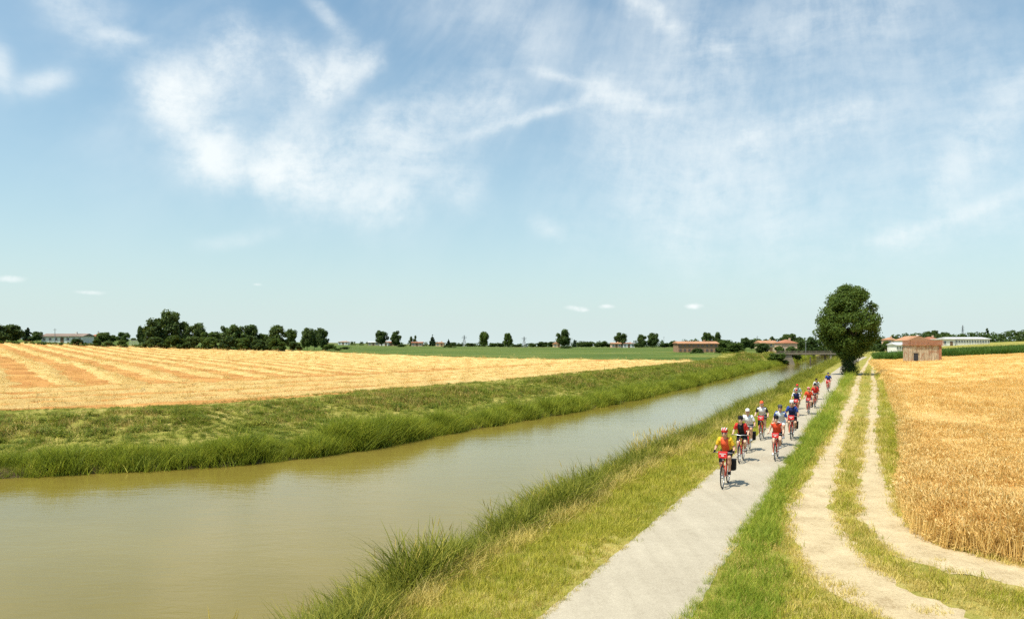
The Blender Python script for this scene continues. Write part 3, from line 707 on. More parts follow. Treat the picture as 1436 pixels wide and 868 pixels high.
def swaths():
    """straw lying in long rows over the stubble"""
    V = []; Q = []; c = 0; pts = []; 
    def row(P, w0=1.5, hh=.24):
        nonlocal c
        P = np.array(P); d = np.r_[0, np.cumsum(np.hypot(*np.diff(P, axis=0).T))]; u = np.arange(0, d[-1], .8)
        x = np.interp(u, d, P[:, 0]); y = np.interp(u, d, P[:, 1]); sd_ = rng.integers(1000)
        tx, ty = np.gradient(x), np.gradient(y); L = np.hypot(tx, ty) + 1e-9; nx, ny = ty/L, -tx/L
        wob = .3*vnoise(u*.10, u*0, sd_) + .28*vnoise(u*.35, u*0, sd_+7); x = x + nx*wob; y = y + ny*wob
        wd = w0*(1 + .35*vnoise(u*.35, u*0, sd_+1) + .25*vnoise(u*1.2, u*0, sd_+2)); ht = hh*(1 + .5*vnoise(u*.5, u*0, sd_+3)); ends = np.minimum(1, np.minimum(u, u[-1]-u)/5.0 + .02); wd = wd*(.25 + .75*ends)*(1 + .75*sstep(-55, 0, x)); ht = ht*ends
        eL = sdist(LEFT_BANK, x, y); ok = (eL > FIELD_EDGE + .6) & in_view(x, y, .15) & (y < np.interp(x, [-400,-210,-90,-28,20,60,110], [330,262,296,252,232,212,190]) - 3)
        K = 5; rows = []
        for k in range(K):
            q = -1 + 2*k/(K-1); X = x + nx*wd/2*q; Y = y + ny*wd/2*q
            rows.append(np.stack([X, Y, height(X, Y) - .03 + ht*(1 - q*q)*(1 + .3*vnoise(X*2, Y*2, 6))], 1))
        vv = np.stack(rows, 1)
        good = ok[:-1] & ok[1:]; i = np.nonzero(good)[0]
        for k in range(K-1):
            a = c + i*K + k; Q.append(np.stack([a, a+1, a+K+1, a+K], 1))
        V.append(vv.reshape(-1, 3)); c += len(u)*K
        i = np.nonzero(ok)[0]
        if len(i):
            rep = np.repeat(i, 2); o = rng.normal(0, .26, len(rep)); xx = x[rep] + nx[rep]*wd[rep]*o + rng.uniform(-.5,.5,len(rep)); yy = y[rep] + ny[rep]*wd[rep]*o + rng.uniform(-.5,.5,len(rep))
            pts.append(np.stack([xx, yy, height(xx, yy) + .03 + ht[rep]*np.clip(1 - (2*o)**2, 0, 1)*.8], 1))
    # headland rows follow the canal, inner rows run away to the left
    d = np.r_[0, np.cumsum(np.hypot(*np.diff(LEFT_BANK, axis=0).T))]; u = np.linspace(0, min(d[-1], 520), 260)
    bx = np.interp(u, d, LEFT_BANK[:, 0]); by = np.interp(u, d, LEFT_BANK[:, 1]); ker = np.ones(31)/31; bx = np.convolve(np.pad(bx, 15, 'edge'), ker, 'valid'); by = np.convolve(np.pad(by, 15, 'edge'), ker, 'valid')
    tx, ty = np.gradient(bx), np.gradient(by); L = np.hypot(tx, ty) + 1e-6
    for off in (20.8, 27.0, 33.5, 40.0):
        row(np.stack([bx - ty/L*off, by + tx/L*off], 1), 3.0, .24)
    A = R(-37); dv = np.array([math.sin(A), math.cos(A)]); nv = np.array([math.cos(A), -math.sin(A)])
    for k in range(-28, 40):
        o0 = np.array([-40, 80.]) + nv*(k*5.9)
        P = np.array([o0 + dv*q for q in np.arange(-60, 330, 4)])
        e = sdist(LEFT_BANK, P[:, 0], P[:, 1]); P = P[e > 44]
        if len(P) > 4: row(P, 2.9, .24)
    V = np.vstack(V); Q = np.vstack(Q)
    u, inv = np.unique(Q.ravel(), return_inverse=True)
    def fn(t, b):
        p = wpos(t); n = t.noise(p, 6, 5, .8); n2 = t.noise(p, .3, 3, .6)
        f = t.m('ADD', t.m('MULTIPLY', n, .6), t.m('MULTIPLY', n2, .4))
        t.l.new(t.ramp(f, [(.34, (.50,.31,.10)), (.50, (.65,.44,.165)), (.66, (.76,.57,.26))]), b.inputs['Base Color']); bump(t, b, n, 1.0, .2)
    o = link(bpy.data.objects.new('straw_swaths', up(np_mesh('straw_swaths', V[u], inv.reshape(-1, 4), mat('straw_row', fn, rough=.9, spec=.05), True))))
    tag(o, 'pale straw lying in long rows over the stubble field', kind='stuff')
    pts = np.vstack(pts); k = fade(pts[:, 1], 70, 1.6); pts = pts[k]
    sp_ = pr('straw_clump', 4, lambda i: blades(30, .20, .30, .030, 1.8, 2, 700+i, .5, 1.5), M_STRAW)
    x, y = sprinkle(-190, 70, 38, 190, .6); k = in_view(x, y, .12) & fade(y, 75, 1.5); x, y = x[k], y[k]
    k = sdist(LEFT_BANK, x, y) > FIELD_EDGE + .3; x, y = x[k], y[k]
    M_ST = leafy('stubble_stalk', [(.40,.20,.055), (.54,.31,.095), (.68,.45,.16)], .2, .4)
    scatter('stubble_stalks', pr('stubble_tuft', 4, lambda i: blades(22, .10, .34, .03, .25, 1, 720+i, .4, .1), M_ST), np.stack([x, y, height(x, y)], 1), rng.uniform(.7, 1.2, len(x))*growth(y, 75, .5), 'short cut stubble between the straw rows')
    scatter('loose_straw', sp_, pts, rng.uniform(.6, 1.3, len(pts))*growth(pts[:, 1], 70, .5), 'loose straw tufts scattered over the stubble rows', .3)
swaths()

# ------------------------------------------------------------------ trees
M_BARK = speckle('bark', (.10,.075,.05), .35, 8, .9, .1, bmp=.6)
M_LEAF = leafy('tree_leaf', [(.018,.042,.007), (.040,.074,.011), (.075,.12,.018), (.12,.165,.026)], .28, .55)
M_LEAFD = leafy('dark_tree_leaf', [(.022,.046,.012), (.042,.075,.018), (.070,.11,.026), (.10,.14,.036)], .26, .30)
M_LEAFL = leafy('light_tree_leaf', [(.040,.075,.016), (.062,.105,.022), (.09,.14,.030), (.13,.175,.04)], .22, .30)
M_CONIF = leafy('conifer_leaf', [(.012,.030,.012), (.020,.042,.016), (.032,.058,.022)], .10, .5)
M_IVY = leafy('ivy_leaf', [(.018,.042,.010), (.032,.062,.014), (.05,.085,.02)], .15, .8)
def leaf_cloud(centers, radii, n, size, seed, flat=.0, shell=.55):
    """n leaf quads spread through overlapping clumps, more of them near each clump's skin"""
    r = np.random.default_rng(seed); centers = np.asarray(centers, float); radii = np.asarray(radii, float)
    pk = r.choice(len(centers), n, p=(radii**2)/np.sum(radii**2))
    d = r.normal(0, 1, (n, 3)); d /= np.linalg.norm(d, axis=1)[:, None]
    rad = radii[pk]*(shell + (1-shell)*r.random(n))**.6*(1 + .12*r.normal(0, 1, n))
    p = centers[pk] + d*rad[:, None]*np.array([1, 1, .85])
    nrm = d*.8 + r.normal(0, .55, (n, 3)) + np.array([0, 0, .45]); nrm /= np.linalg.norm(nrm, axis=1)[:, None]
    a = np.cross(nrm, r.normal(0, 1, (n, 3))); a /= np.linalg.norm(a, axis=1)[:, None]; b = np.cross(nrm, a)
    s = size*r.uniform(.6, 1.35, n)[:, None]
    V = np.stack([p - a*s*.62, p - b*s*.34 + nrm*s*.08, p + a*s*.62 - nrm*s*.10, p + b*s*.34 + nrm*s*.08], 1).reshape(-1, 3)
    Q = np.arange(4*n).reshape(-1, 4); return V, Q
def limb(mb, p, d, L, r0, depth, r, tips):
    pts = [Vector(p)]; dd = Vector(d).normalized(); k = 4
    for i in range(k):
        dd = (dd + Vector((r.normal(0, .14), r.normal(0, .14), .10))).normalized(); pts.append(pts[-1] + dd*(L/k))
    mb.tube(pts, [r0*(1 - .55*i/k) for i in range(k+1)], 7 if depth > 1 else 5, caps=False)
    tips.append(tuple(pts[-1]))
    if depth > 0:
        for j in range(3 if depth > 1 else 2):
            a = r.uniform(0, 6.28); e = (dd + Vector((math.cos(a), math.sin(a), r.uniform(-.1, .4)))*.8).normalized()
            limb(mb, pts[2 + j % 3], e, L*.66, r0*.52, depth-1, r, tips)
def crown_clumps(shape, n, r):
    """clump centres (unit tree: height 1, crown width about 1) and radii for a kind of outline"""
    C = []; Rr = []
    for i in range(n):
        z = r.random(); a = r.uniform(0, 6.28); u = math.sqrt(r.random())
        if shape == 'round':   z0, env = .22 + .66*z, .40*math.sin(math.pi*(.12 + .78*z))**.6
        elif shape == 'tall':  z0, env = .16 + .72*z, .38*math.sin(math.pi*(.15 + .75*z))**.6
        elif shape == 'oval':  z0, env = .12 + .76*z, .40*math.sin(math.pi*(.14 + .78*z))**.6
        elif shape == 'bush':  z0, env = .18 + .60*z, .48*(1 - .55*z)
        elif shape == 'cone':  z0, env = .08 + .88*z, .46*(1.02 - z)
        elif shape == 'spire': z0, env = .06 + .90*z, .40*(1 - z**3)
        C.append((env*u*math.cos(a), env*u*math.sin(a), z0)); Rr.append((.16 if shape != 'cone' else .11*(1.25 - z))*r.uniform(.7, 1.2))
    return C, Rr
TREES = {}
def tree_mesh(shape, leafm, var):
    key = (shape, leafm.name, var)
    if key not in TREES:
        r = np.random.default_rng(sum(map(ord, shape))*31 + sum(map(ord, leafm.name))*7 + var)
        C, Rr = crown_clumps(shape, {'bush': 26, 'cone': 40, 'spire': 30}.get(shape, 42), r)
        V, Q = leaf_cloud(C, Rr, 4600, .075, var + 50, shell=.25)
        crown = np_mesh('crown', V, Q, leafm)
        mb = MB(); tips = []
        limb(mb, (0, 0, -.02), (0, 0, 1), .42 if shape not in ('bush',) else .22, .024, 1, r, tips)
        TREES[key] = (crown, mb.mesh('trunk', M_BARK, True))
    return TREES[key]
def tree(name, label, x, y, h, w, shape='round', m=None, var=0, cat='tree', group=None, z=None, rz=None):
    m = m or M_LEAFD
    crown, trunk = tree_mesh(shape, m, var % 3)
    e = empty(name, (x, y, (hz(x, y) if z is None else z)), random.uniform(0, 6.28) if rz is None else rz, label, cat, group)
    for nm, me in (('trunk', trunk), ('crown', crown)):
        o = link(bpy.data.objects.new(nm, me), e); o.scale = (w, w, h)
    return e
def at(px, d):                                    # ground point seen in column px at distance d
    return (px - 718)*d/FPX, d
def top_z(py, d): return CH + (HY - py)*d/FPX
def far_tree(name, label, px0, px1, ytop, d, shape='round', m=None, var=0, cat='tree', group=None):
    x, y = at((px0+px1)/2, d); z = hz(x, y); h = max(1.2, top_z(ytop, d) - z)
    return tree(name, label, x, y, h/.98, (px1-px0)*d/FPX*1.15, shape, m, var, cat, group, z)

def lone_tree():
    bx, by = 50.9, 113.2; z0 = hz(bx, by); H = 13.75; r = np.random.default_rng(5)
    e = empty('roadside_tree', (bx, by, z0), 0, 'big dark green broadleaf tree with ivy clad trunk beside the cycle path', 'tree')
    mb = MB(); tips = []
    mb.tube([(0,0,-.2),(.05,0,1.2),(-.05,.05,2.6),(.0,.1,4.0)], [.62,.50,.44,.38], 10, caps=False)
    for j in range(7):
        a = j*.9 + .3; limb(mb, (0, .05, 2.6 + .28*j), (math.cos(a)*.75, math.sin(a)*.75, .75), 3.1, .20, 2, r, tips)
    limb(mb, (0, .1, 3.9), (0, 0, 1), 4.6, .30, 2, r, tips)
    mb.build('trunk', M_BARK, e, True)
    # crown silhouette: half width left / right at heights, as the photo shows it
    hh = [2.6, 4.0, 5.2, 6.4, 8.0, 9.5, 11.0, 12.3, 13.3]; L = [1.0, 2.2, 4.3, 5.0, 5.0, 4.3, 3.6, 2.3, .9]; Rg = [1.2, 2.4, 3.9, 4.9, 5.5, 4.9, 3.9, 2.7, 1.3]
    C = []; Rr = []
    for i in range(240):
        z = r.uniform(2.9, 13.0); a = r.uniform(0, 6.28); u = r.random()**.42
        env = (np.interp(z, hh, Rg) if math.cos(a) > 0 else np.interp(z, hh, L)); env = max(.2, env - .75)
        C.append((env*u*math.cos(a), env*u*math.sin(a)*.92, z)); Rr.append(r.uniform(.55, 1.30))
    V, Q = leaf_cloud(C, Rr, 58000, .25, 9, shell=.35)
    link(bpy.data.objects.new('crown', np_mesh('crown', V, Q, M_LEAF)), e)
    C = [(r.normal(0, .32), r.normal(0, .32), z) for z in np.linspace(.1, 4.6, 70)]; Rr = [1.02 - .07*c[2]*r.uniform(.2, 1.6) for c in C]
    V, Q = leaf_cloud(C, Rr, 7000, .16, 11, shell=.6)
    link(bpy.data.objects.new('ivy', np_mesh('ivy', V, Q, M_IVY)), e)
lone_tree()

LD, LL, LM, CO = M_LEAFD, M_LEAFL, M_LEAF, M_CONIF
def far_trees():
    T = far_tree
    g = 'trees of the wood at the left'
    # left edge clump
    T('broadleaf_tree', 'dark bushy tree cut by the left edge of the picture', -26, 12, 452, 262, 'oval', LD, 0)
    T('broadleaf_tree', 'rounded dark tree second from the left edge of the picture', 4, 30, 455, 268, 'round', LD, 1)
    T('conifer_tree', 'pointed dark conifer just left of the long white farmhouse', 30, 48, 459, 300, 'cone', CO, 0, 'conifer')
    T('broadleaf_tree', 'small round tree touching the left gable of the white farmhouse', 44, 60, 465, 300, 'round', LD, 2)
    T('broadleaf_tree', 'small dark tree at the right end of the long white farmhouse', 114, 126, 470, 330, 'round', LD, 0)
    T('broadleaf_tree', 'round dark tree right of the small yellow house', 134, 155, 466, 330, 'round', LD, 1)
    T('broadleaf_tree', 'low dark tree left of the pale wire fence', 153, 166, 470, 350, 'oval', LD, 2)
    T('broadleaf_tree', 'light green tree in front of the pale wire fence', 164, 182, 466, 330, 'round', LL, 0)
    T('broadleaf_tree', 'slim dark tree left of the tallest tree in the wood', 192, 204, 458, 300, 'tall', LD, 0)
    # big left wood
    T('broadleaf_tree', 'broad dark tree at the left end of the big wood', 202, 230, 447, 272, 'oval', LD, 1)
    T('broadleaf_tree', 'tallest tree of the wood behind the stubble field', 222, 254, 436, 280, 'tall', LD, 2)
    T('broadleaf_tree', 'medium dark tree just right of the tallest tree of the wood', 248, 270, 452, 282, 'oval', LD, 0)
    T('broadleaf_tree', 'dark round topped tree second right of the tallest tree', 264, 287, 453, 286, 'round', LD, 1)
    T('broadleaf_tree', 'low wide tree in the dip of the big wood', 282, 309, 464, 282, 'oval', LM, 2)
    T('broadleaf_tree', 'tall narrow tree left in the middle hump of the wood', 306, 324, 456, 290, 'tall', LD, 1)
    T('broadleaf_tree', 'lighter green tree in the middle hump of the wood', 318, 342, 455, 282, 'oval', LL, 1)
    T('broadleaf_tree', 'broad dark tree right in the middle hump of the wood', 336, 364, 456, 286, 'round', LD, 2)
    T('broadleaf_tree', 'low tree sloping down at the right of the middle hump', 358, 380, 468, 288, 'oval', LM, 0)
    T('broadleaf_tree', 'egg shaped dark tree at the right end of the big wood', 372, 403, 457, 280, 'oval', LD, 0)
    T('broadleaf_tree', 'loose branched tree between the wood and the three round trees', 400, 417, 461, 300, 'round', LM, 1)
    T('broadleaf_tree', 'left one of three close round trees past the wood', 422, 440, 460, 310, 'round', LD, 2)
    T('broadleaf_tree', 'narrow middle one of three close round trees past the wood', 435, 447, 462, 318, 'round', LD, 0)
    T('broadleaf_tree', 'right one of three close round trees past the wood', 443, 461, 460, 310, 'round', LD, 1)
    # low shrubs along the foot of the wood
    for i, (a, b, yt, d) in enumerate(((100,118,474,262),(128,142,475,262),(146,160,477,262),(165,178,476,262),(205,232,470,266),(232,258,468,266),(258,282,470,268),(284,306,472,270),(308,330,470,270),(330,352,472,272),(352,374,474,274),(376,400,472,274),(404,424,478,285),(452,474,482,300),(474,492,486,330))):
        T('shrub', ('low shrub below the right end of the white farmhouse', 'low shrub below the yellow house', 'low shrub below the round tree by the yellow house', 'low shrub at the foot of the light green tree by the fence',
            'wide shrub at the left foot of the big wood', 'wide shrub at the foot of the tallest tree of the wood', 'shrub in the wood just right below the tallest tree', 'shrub below the dip of the big wood', 'shrub below the left of the middle hump of the wood',
            'shrub below the middle of the hump of the wood', 'shrub below the right slope of the hump of the wood', 'shrub at the foot of the egg shaped tree', 'low shrub between the egg shaped tree and the three round trees', 'low shrub right below the three round trees', 'last tiny shrub right of the three round trees')[i], a, b, yt, d, 'bush', [LD, LM][i % 2], i, 'shrub', ['shrubs along the foot of the wood', 'shrubs of the farmhouse hedge'][i < 4])
    # avenue trees across the middle
    T('avenue_tree', 'leftmost of the row of rounded trees, above the pale little house', 526, 544, 463, 520, 'round', LD, 0)
    T('avenue_tree', 'slim rounded tree second from left in the row, by red roofs', 548, 563, 463, 520, 'tall', LD, 1)
    T('shrub', 'dark bush on the green field below the second avenue tree', 558, 573, 483, 420, 'bush', LD, 0, 'shrub')
    T('broadleaf_tree', 'paired dark poplar left of the red roofed shed', 573, 580, 473, 560, 'spire', LD, 0)
    T('broadleaf_tree', 'slightly taller poplar right next to its twin by the shed', 579, 586, 472, 560, 'spire', LD, 1)
    T('conifer_tree', 'tall pointed conifer left of the orange roofed house', 601, 612, 469, 560, 'cone', CO, 1, 'conifer')
    T('conifer_tree', 'thin dark conifer right of the orange roofed house', 625, 633, 475, 560, 'cone', CO, 2, 'conifer')
    T('broadleaf_tree', 'low dark tree right of the thin conifer', 630, 641, 480, 560, 'round', LD, 2)
    T('shrub', 'dark bush on the green field below the conifers', 621, 638, 484, 420, 'bush', LM, 1, 'shrub')
    T('broadleaf_tree', 'low round tree left of the lattice pylon', 640, 650, 482, 600, 'round', LD, 0)
    T('broadleaf_tree', 'low wide tree right of the lattice pylon', 652, 667, 481, 600, 'round', LD, 1)
    T('avenue_tree', 'tall irregular tree standing alone right of the first pylon', 672, 685, 465, 560, 'tall', LM, 2)
    T('broadleaf_tree', 'low bushy tree right of the tall irregular tree', 685, 698, 481, 600, 'round', LD, 2)
    T('broadleaf_tree', 'small round tree left of the oval field tree', 697, 707, 481, 600, 'round', LD, 0)
    T('avenue_tree', 'oval tree midway between the two lattice pylons', 706, 719, 467, 560, 'tall', LM, 0)
    T('broadleaf_tree', 'low wide tree left of the second pylon', 716, 733, 483, 600, 'round', LD, 1)
    T('broadleaf_tree', 'low tree between the second pylon and the pale house', 741, 752, 481, 600, 'round', LD, 2)
    T('broadleaf_tree', 'wide low tree just left of the pale gabled house', 753, 769, 479, 600, 'round', LD, 0)
    T('broadleaf_tree', 'round tree touching the pale gabled house', 768, 779, 479, 590, 'round', LD, 1)
    T('avenue_tree', 'largest rounded tree in the middle of the horizon', 780, 800, 462, 520, 'round', LD, 2)
    T('shrub', 'dark bush on the green field below the largest middle tree', 783, 802, 487, 420, 'bush', LD, 2, 'shrub')
    T('broadleaf_tree', 'thin dark cypress right of the largest middle tree', 803, 808, 477, 600, 'spire', CO, 0)
    for i, (a, b, yt) in enumerate(((809,822,480),(820,834,479),(833,843,480),(840,852,478),(850,860,482))):
        T('broadleaf_tree', ['low round tree, first in the hedge right of the cypress', 'second low tree in the hedge right of the cypress', 'small middle tree of the hedge right of the cypress', 'tallest tree of the hedge right of the cypress', 'last low tree of that hedge beside the pink house'][i], a, b, yt, 600, 'round', [LD, LM][i % 2], i)
    T('avenue_tree', 'rounded dark tree rising behind the pink house', 862, 879, 466, 480, 'round', LD, 0)
    T('avenue_tree', 'smaller of two rounded trees right of the pink house', 894, 907, 469, 480, 'round', LD, 1)
    T('avenue_tree', 'larger of two rounded trees right of the pink house', 907, 924, 467, 480, 'round', LD, 2)
    T('broadleaf_tree', 'low dark tree below the two rounded trees', 888, 902, 482, 470, 'round', LD, 2)
    T('broadleaf_tree', 'low dark tree left of the long brick farm', 924, 940, 481, 460, 'round', LD, 0)
    T('broadleaf_tree', 'dark tree touching the left end of the long brick farm', 938, 952, 478, 450, 'round', LD, 1)
    T('avenue_tree', 'left of the twin trees behind the long brick farm', 984, 1000, 466, 420, 'round', LD, 1)
    T('avenue_tree', 'right of the twin trees behind the long brick farm', 998, 1012, 466, 425, 'round', LD, 2)
    T('shrub', 'round clipped bush in front of the long brick farm', 970, 987, 487, 270, 'bush', LD, 1, 'shrub')
    T('shrub', 'small bush at the right end of the long brick farm', 1003, 1017, 486, 290, 'bush', LM, 2, 'shrub')
    T('shrub', 'big bush left of the bridge embankment', 1018, 1044, 479, 270, 'bush', LM, 0, 'shrub')
    T('broadleaf_tree', 'leafy tree right behind the brick farm', 1006, 1026, 477, 360, 'round', LL, 2)
    T('broadleaf_tree', 'tall dark tree between the brick farm and the beige house', 1037, 1051, 473, 380, 'round', LD, 0)
    T('broadleaf_tree', 'dark tree second left of the beige house', 1048, 1060, 476, 380, 'round', LD, 1)
    T('broadleaf_tree', 'dark tree touching the beige house', 1056, 1072, 476, 380, 'oval', LD, 2)
    T('broadleaf_tree', 'dark pointed tree behind the two red roofed houses', 1079, 1088, 472, 480, 'oval', LD, 0)
    T('broadleaf_tree', 'broad dark tree behind the red roofed house by the bridge', 1094, 1119, 468, 480, 'round', LD, 1)
    T('broadleaf_tree', 'dark tree right of the red roofed house by the bridge', 1113, 1130, 473, 400, 'oval', LD, 2)
    T('broadleaf_tree', 'dark tree above the bridge deck left of the big tree', 1126, 1146, 473, 380, 'oval', LD, 0)
    T('shrub', 'dark bushes at the left end of the bridge', 1100, 1124, 484, 285, 'bush', LD, 0, 'shrub')
    T('shrub', 'low bush on the bank hiding the left end of the bridge', 1078, 1102, 493, 236, 'bush', LM, 2, 'shrub')
    T('broadleaf_tree', 'dark low tree before the beige house', 1058, 1078, 481, 320, 'round', LD, 1)
    T('shrub', 'green bush before the hipped red roofed house', 1084, 1100, 484, 300, 'bush', LM, 1, 'shrub')
    T('shrub', 'bush on the near canal edge beside the last riders', 1088, 1108, 531, 88, 'bush', LL, 1, 'shrub')
    # right side
    T('broadleaf_tree', 'small tree right of the big tree by the track', 1238, 1249, 478, 420, 'round', LM, 1)
    T('shrub', 'low bush beside the small pink house at right', 1228, 1240, 480, 400, 'bush', LD, 1, 'shrub')
    for i, (a, b, yt) in enumerate(((1296,1318,463),(1316,1334,466),(1376,1392,460))):
        T('broadleaf_tree', ['broad tree standing above the right hand wood', 'dark tree right of the broad one above the right hand wood', 'pointed tree above the wood behind the white warehouse'][i], a, b, yt, 640, ['round', 'oval', 'cone'][i], LD, i)
far_trees()

def woods():
    """far-off woods and hedges that read as one mass"""
    def mass(name, label, P, m, size, per, seed, dy=4):
        r = np.random.default_rng(seed); C = []; Rr = []
        P = np.array(P, float)                                    # rows: px, ytop, distance
        for a, b in zip(P[:-1], P[1:]):
            n = max(3, int(abs(b[0]-a[0])/3.2))
            for k in range(n):
                u = (k + r.random())/n; px, yt, d = a*(1-u) + b*u; d = d + r.uniform(-dy, dy)
                x, y = at(px, d); z0 = hz(x, y); zt = top_z(yt + abs(r.normal(0, 1.1)), d)
                for q in np.arange(z0 + .4, max(zt, z0 + 1.2), 1.7 + .4*r.random()):
                    C.append((x + r.normal(0, .8), y + r.normal(0, 1.2), q)); Rr.append(min(2.2, (zt - z0)*.45)*r.uniform(.7, 1.15))
        V, Q = leaf_cloud(C, Rr, int(len(C)*per), size, seed, shell=.5)
        tag(link(bpy.data.objects.new(name, np_mesh(name, V, Q, m))), label, kind='stuff')
    mass('far_woodland', 'dark belt of woodland along the horizon at the right', [(1196,476,560),(1240,474,560),(1262,469,600),(1300,467,610),(1330,470,610),(1360,467,620),(1400,467,620),(1440,463,600),(1560,463,600),(1800,466,600)], M_LEAFD, 1.5, 26, 71, 20)
    mass('far_hedgerow', 'low dark hedgerow along the horizon behind the green field', [(452,480.5,640),(500,479,660),(560,480,680),(600,478.5,680),(640,480.5,680),(690,479.5,690),(740,481,690),(790,479,690),(860,480,640),(960,478.5,560),(1040,478,480),(1130,476,470),(1200,477,500)], M_LEAFD, 1.2, 26, 72, 12)
    mass('farmhouse_hedge', 'green hedge along the field edge before the white farmhouse', [(-130,476,250),(0,476,255),(60,477,258),(120,478,262),(200,480,266),(300,482,272),(400,486,280)], M_LEAFL, .8, 24, 73, 2)
    mass('far_hedgerow', 'low dark tree belt behind the white farmhouse at the left', [(-120,470,430),(0,473,440),(120,474,440),(200,472,430)], M_LEAFD, 1.1, 26, 74, 8)
    # maize crop: leafy plants in the front rows, a closed canopy behind them
    xs = rng.uniform(80, 250, 30000); ys = rng.uniform(186, 246, 30000)
    x0 = np.interp(ys, [200, 246], [97, 119]); yf = np.interp(xs, [90, 240], [203, 189]) + 2
    k = (xs > x0) & (xs < .95*ys + 6) & (ys > yf); k &= rng.random(len(xs)) < np.where(ys < yf + 7, 1, .55)
    xs, ys = xs[k], ys[k]
    M_CORN = leafy('maize_leaf', [(.045,.10,.016), (.080,.155,.024), (.13,.21,.034)], .30, .12)
    cp = pr('maize_plant', 4, lambda i: blades(15, 2.1, .12, .16, .42, 3, 800+i, .45, .8), M_CORN)
    scatter('maize_crop', cp, np.stack([xs, ys, height(xs, ys)], 1), rng.uniform(.85, 1.15, len(xs)), 'green maize standing behind the wheat field at the right', .06)
woods()

# ------------------------------------------------------------------ buildings
def wallmat(nm, c, grime=.25): return speckle(nm, c, .12, 1.2, .9, .1, grime=grime)
W_WHITE = wallmat('white_plaster', (.74,.72,.67)); W_YEL = wallmat('yellow_plaster', (.58,.43,.20)); W_BEIGE = wallmat('beige_plaster', (.55,.44,.27)); W_PINK = wallmat('pink_plaster', (.55,.38,.27))
W_BRICKF = wallmat('weathered_brick_wall', (.30,.18,.11), .5); W_CONC = wallmat('pale_concrete', (.30,.25,.19), .7)
R_RED = speckle('red_roof_tile', (.33,.14,.08), .35, 2.0, .9, .1); R_ORG = speckle('orange_roof_tile', (.40,.21,.12), .35, 2.0, .9, .1); R_BRN = speckle('brown_roof_tile', (.23,.17,.14), .3, 2.0, .9, .1)
R_GRY = speckle('grey_roof_sheet', (.55,.55,.54), .15, 1.0, .6, .3); M_DARK = mat('dark_opening', color=(.02,.02,.022), rough=.4); M_GLASS = mat('window_glass', color=(.05,.07,.09), rough=.08, spec=.6)
M_STEEL = speckle('galvanised_steel', (.30,.31,.32), .2, 3, .5, .5, .6); M_FRAMEW = speckle('white_frame_paint', (.70,.70,.68), .08, 6, .6)
def house(name, label, px0, px1, yeave, yridge, d, wallm, roofm, depth=9, roof='gable', rows=1, cols=4, rz=0.0, over=.5, group=None, chimney=True, door=True, framem=None):
    """house fronting the viewer; eave and ridge heights from what shows above the crops"""
    x, y = at((px0+px1)/2, d); z = hz(x, y); wd = (px1-px0)*d/FPX; he = max(2.6, top_z(yeave, d) - z); hr = max(he+.6, top_z(yridge, d) - z)
    e = empty(name, (x, y, z), rz, label, 'building', group)
    MB().box((0, depth/2, he/2 - .3), (wd, depth, he + .6)).build('wall', wallm, e)
    a, b, o = wd/2 + over, depth + over, over; rb = MB(); th = .22
    if roof == 'gable':
        V = [(-a,-o,he),(a,-o,he),(a,b,he),(-a,b,he),(-a,depth/2,hr),(a,depth/2,hr)]
        rb.add(V, [(0,1,5,4),(2,3,4,5),(0,4,3),(1,2,5),(3,2,1,0)])
        rb.box((0,-o+.02,he-th/2), (2*a, .16, th))
    elif roof == 'side':                                              # gable end faces the viewer
        V = [(-a,-o,he),(a,-o,he),(a,b,he),(-a,b,he),(0,-o,hr),(0,b,hr)]
        rb.add(V, [(0,4,5,3),(4,1,2,5),(0,1,4),(2,3,5),(3,2,1,0)])
    elif roof == 'hip':
        q = max(.3, wd/2 - depth/2*.8); V = [(-a,-o,he),(a,-o,he),(a,b,he),(-a,b,he),(-q,depth/2,hr),(q,depth/2,hr)]
        rb.add(V, [(0,1,5,4),(2,3,4,5),(3,0,4),(1,2,5),(3,2,1,0)])
    else:
        rb.box((0, depth/2, he + .15), (2*a, depth + 2*o, .3))
    ro = rb.build('roof', roofm, e)
    if chimney and roof != 'flat': MB().box((wd*.22, depth*.45, hr - .1), (.7, .7, 1.5)).build('chimney', wallm, ro)
    sh = he/rows; ww = min(1.2, wd/cols*.42); hh = min(1.5, sh*.45)
    wm = MB().box((0,0,0), (ww, .10, hh)).mesh('window', M_GLASS); fm = MB().box((0,.0,hh/2+.05), (ww+.2, .14, .1)).box((0,0,-hh/2-.05), (ww+.3, .2, .1)).box((-ww/2-.05,0,0), (.1,.14,hh)).box((ww/2+.05,0,0), (.1,.14,hh)).box((0,0,0), (.06,.13,hh)).mesh('frame', framem or M_FRAMEW)
    for r_ in range(rows):
        for c_ in range(cols):
            if door and r_ == 0 and c_ == cols//2: continue
            w = link(bpy.data.objects.new('window', wm), e); w.location = (-wd/2 + wd*(c_+.5)/cols, -.03, sh*(r_+.52))
            link(bpy.data.objects.new('frame', fm), w)
    if door: 
        dd = MB().box((-wd/2 + wd*(cols//2+.5)/cols, -.03, 1.05), (min(1.3, wd/cols*.6), .12, 2.1)).build('door', speckle('door_paint', (.16,.10,.06), .2, 5), e)
    return e
house('farmhouse', 'long low white farmhouse with brown roof at the far left', 58, 116, 474, 467.5, 300, W_WHITE, R_BRN, 8, 'gable', 1, 7)
house('house', 'small yellow house with red roof right of the white farmhouse', 126, 137, 473, 468.5, 340, W_YEL, R_RED, 6, 'hip', 1, 2)
house('shed', 'tiny white shed among the trees at the far left', 22, 30, 476, 472, 330, W_WHITE, R_GRY, 4, 'gable', 1, 2, chimney=False)
house('house', 'pinkish house with pale red roof left of the avenue trees', 474, 488, 484.5, 481, 640, W_WHITE, R_ORG, 8, 'hip', 1, 3)
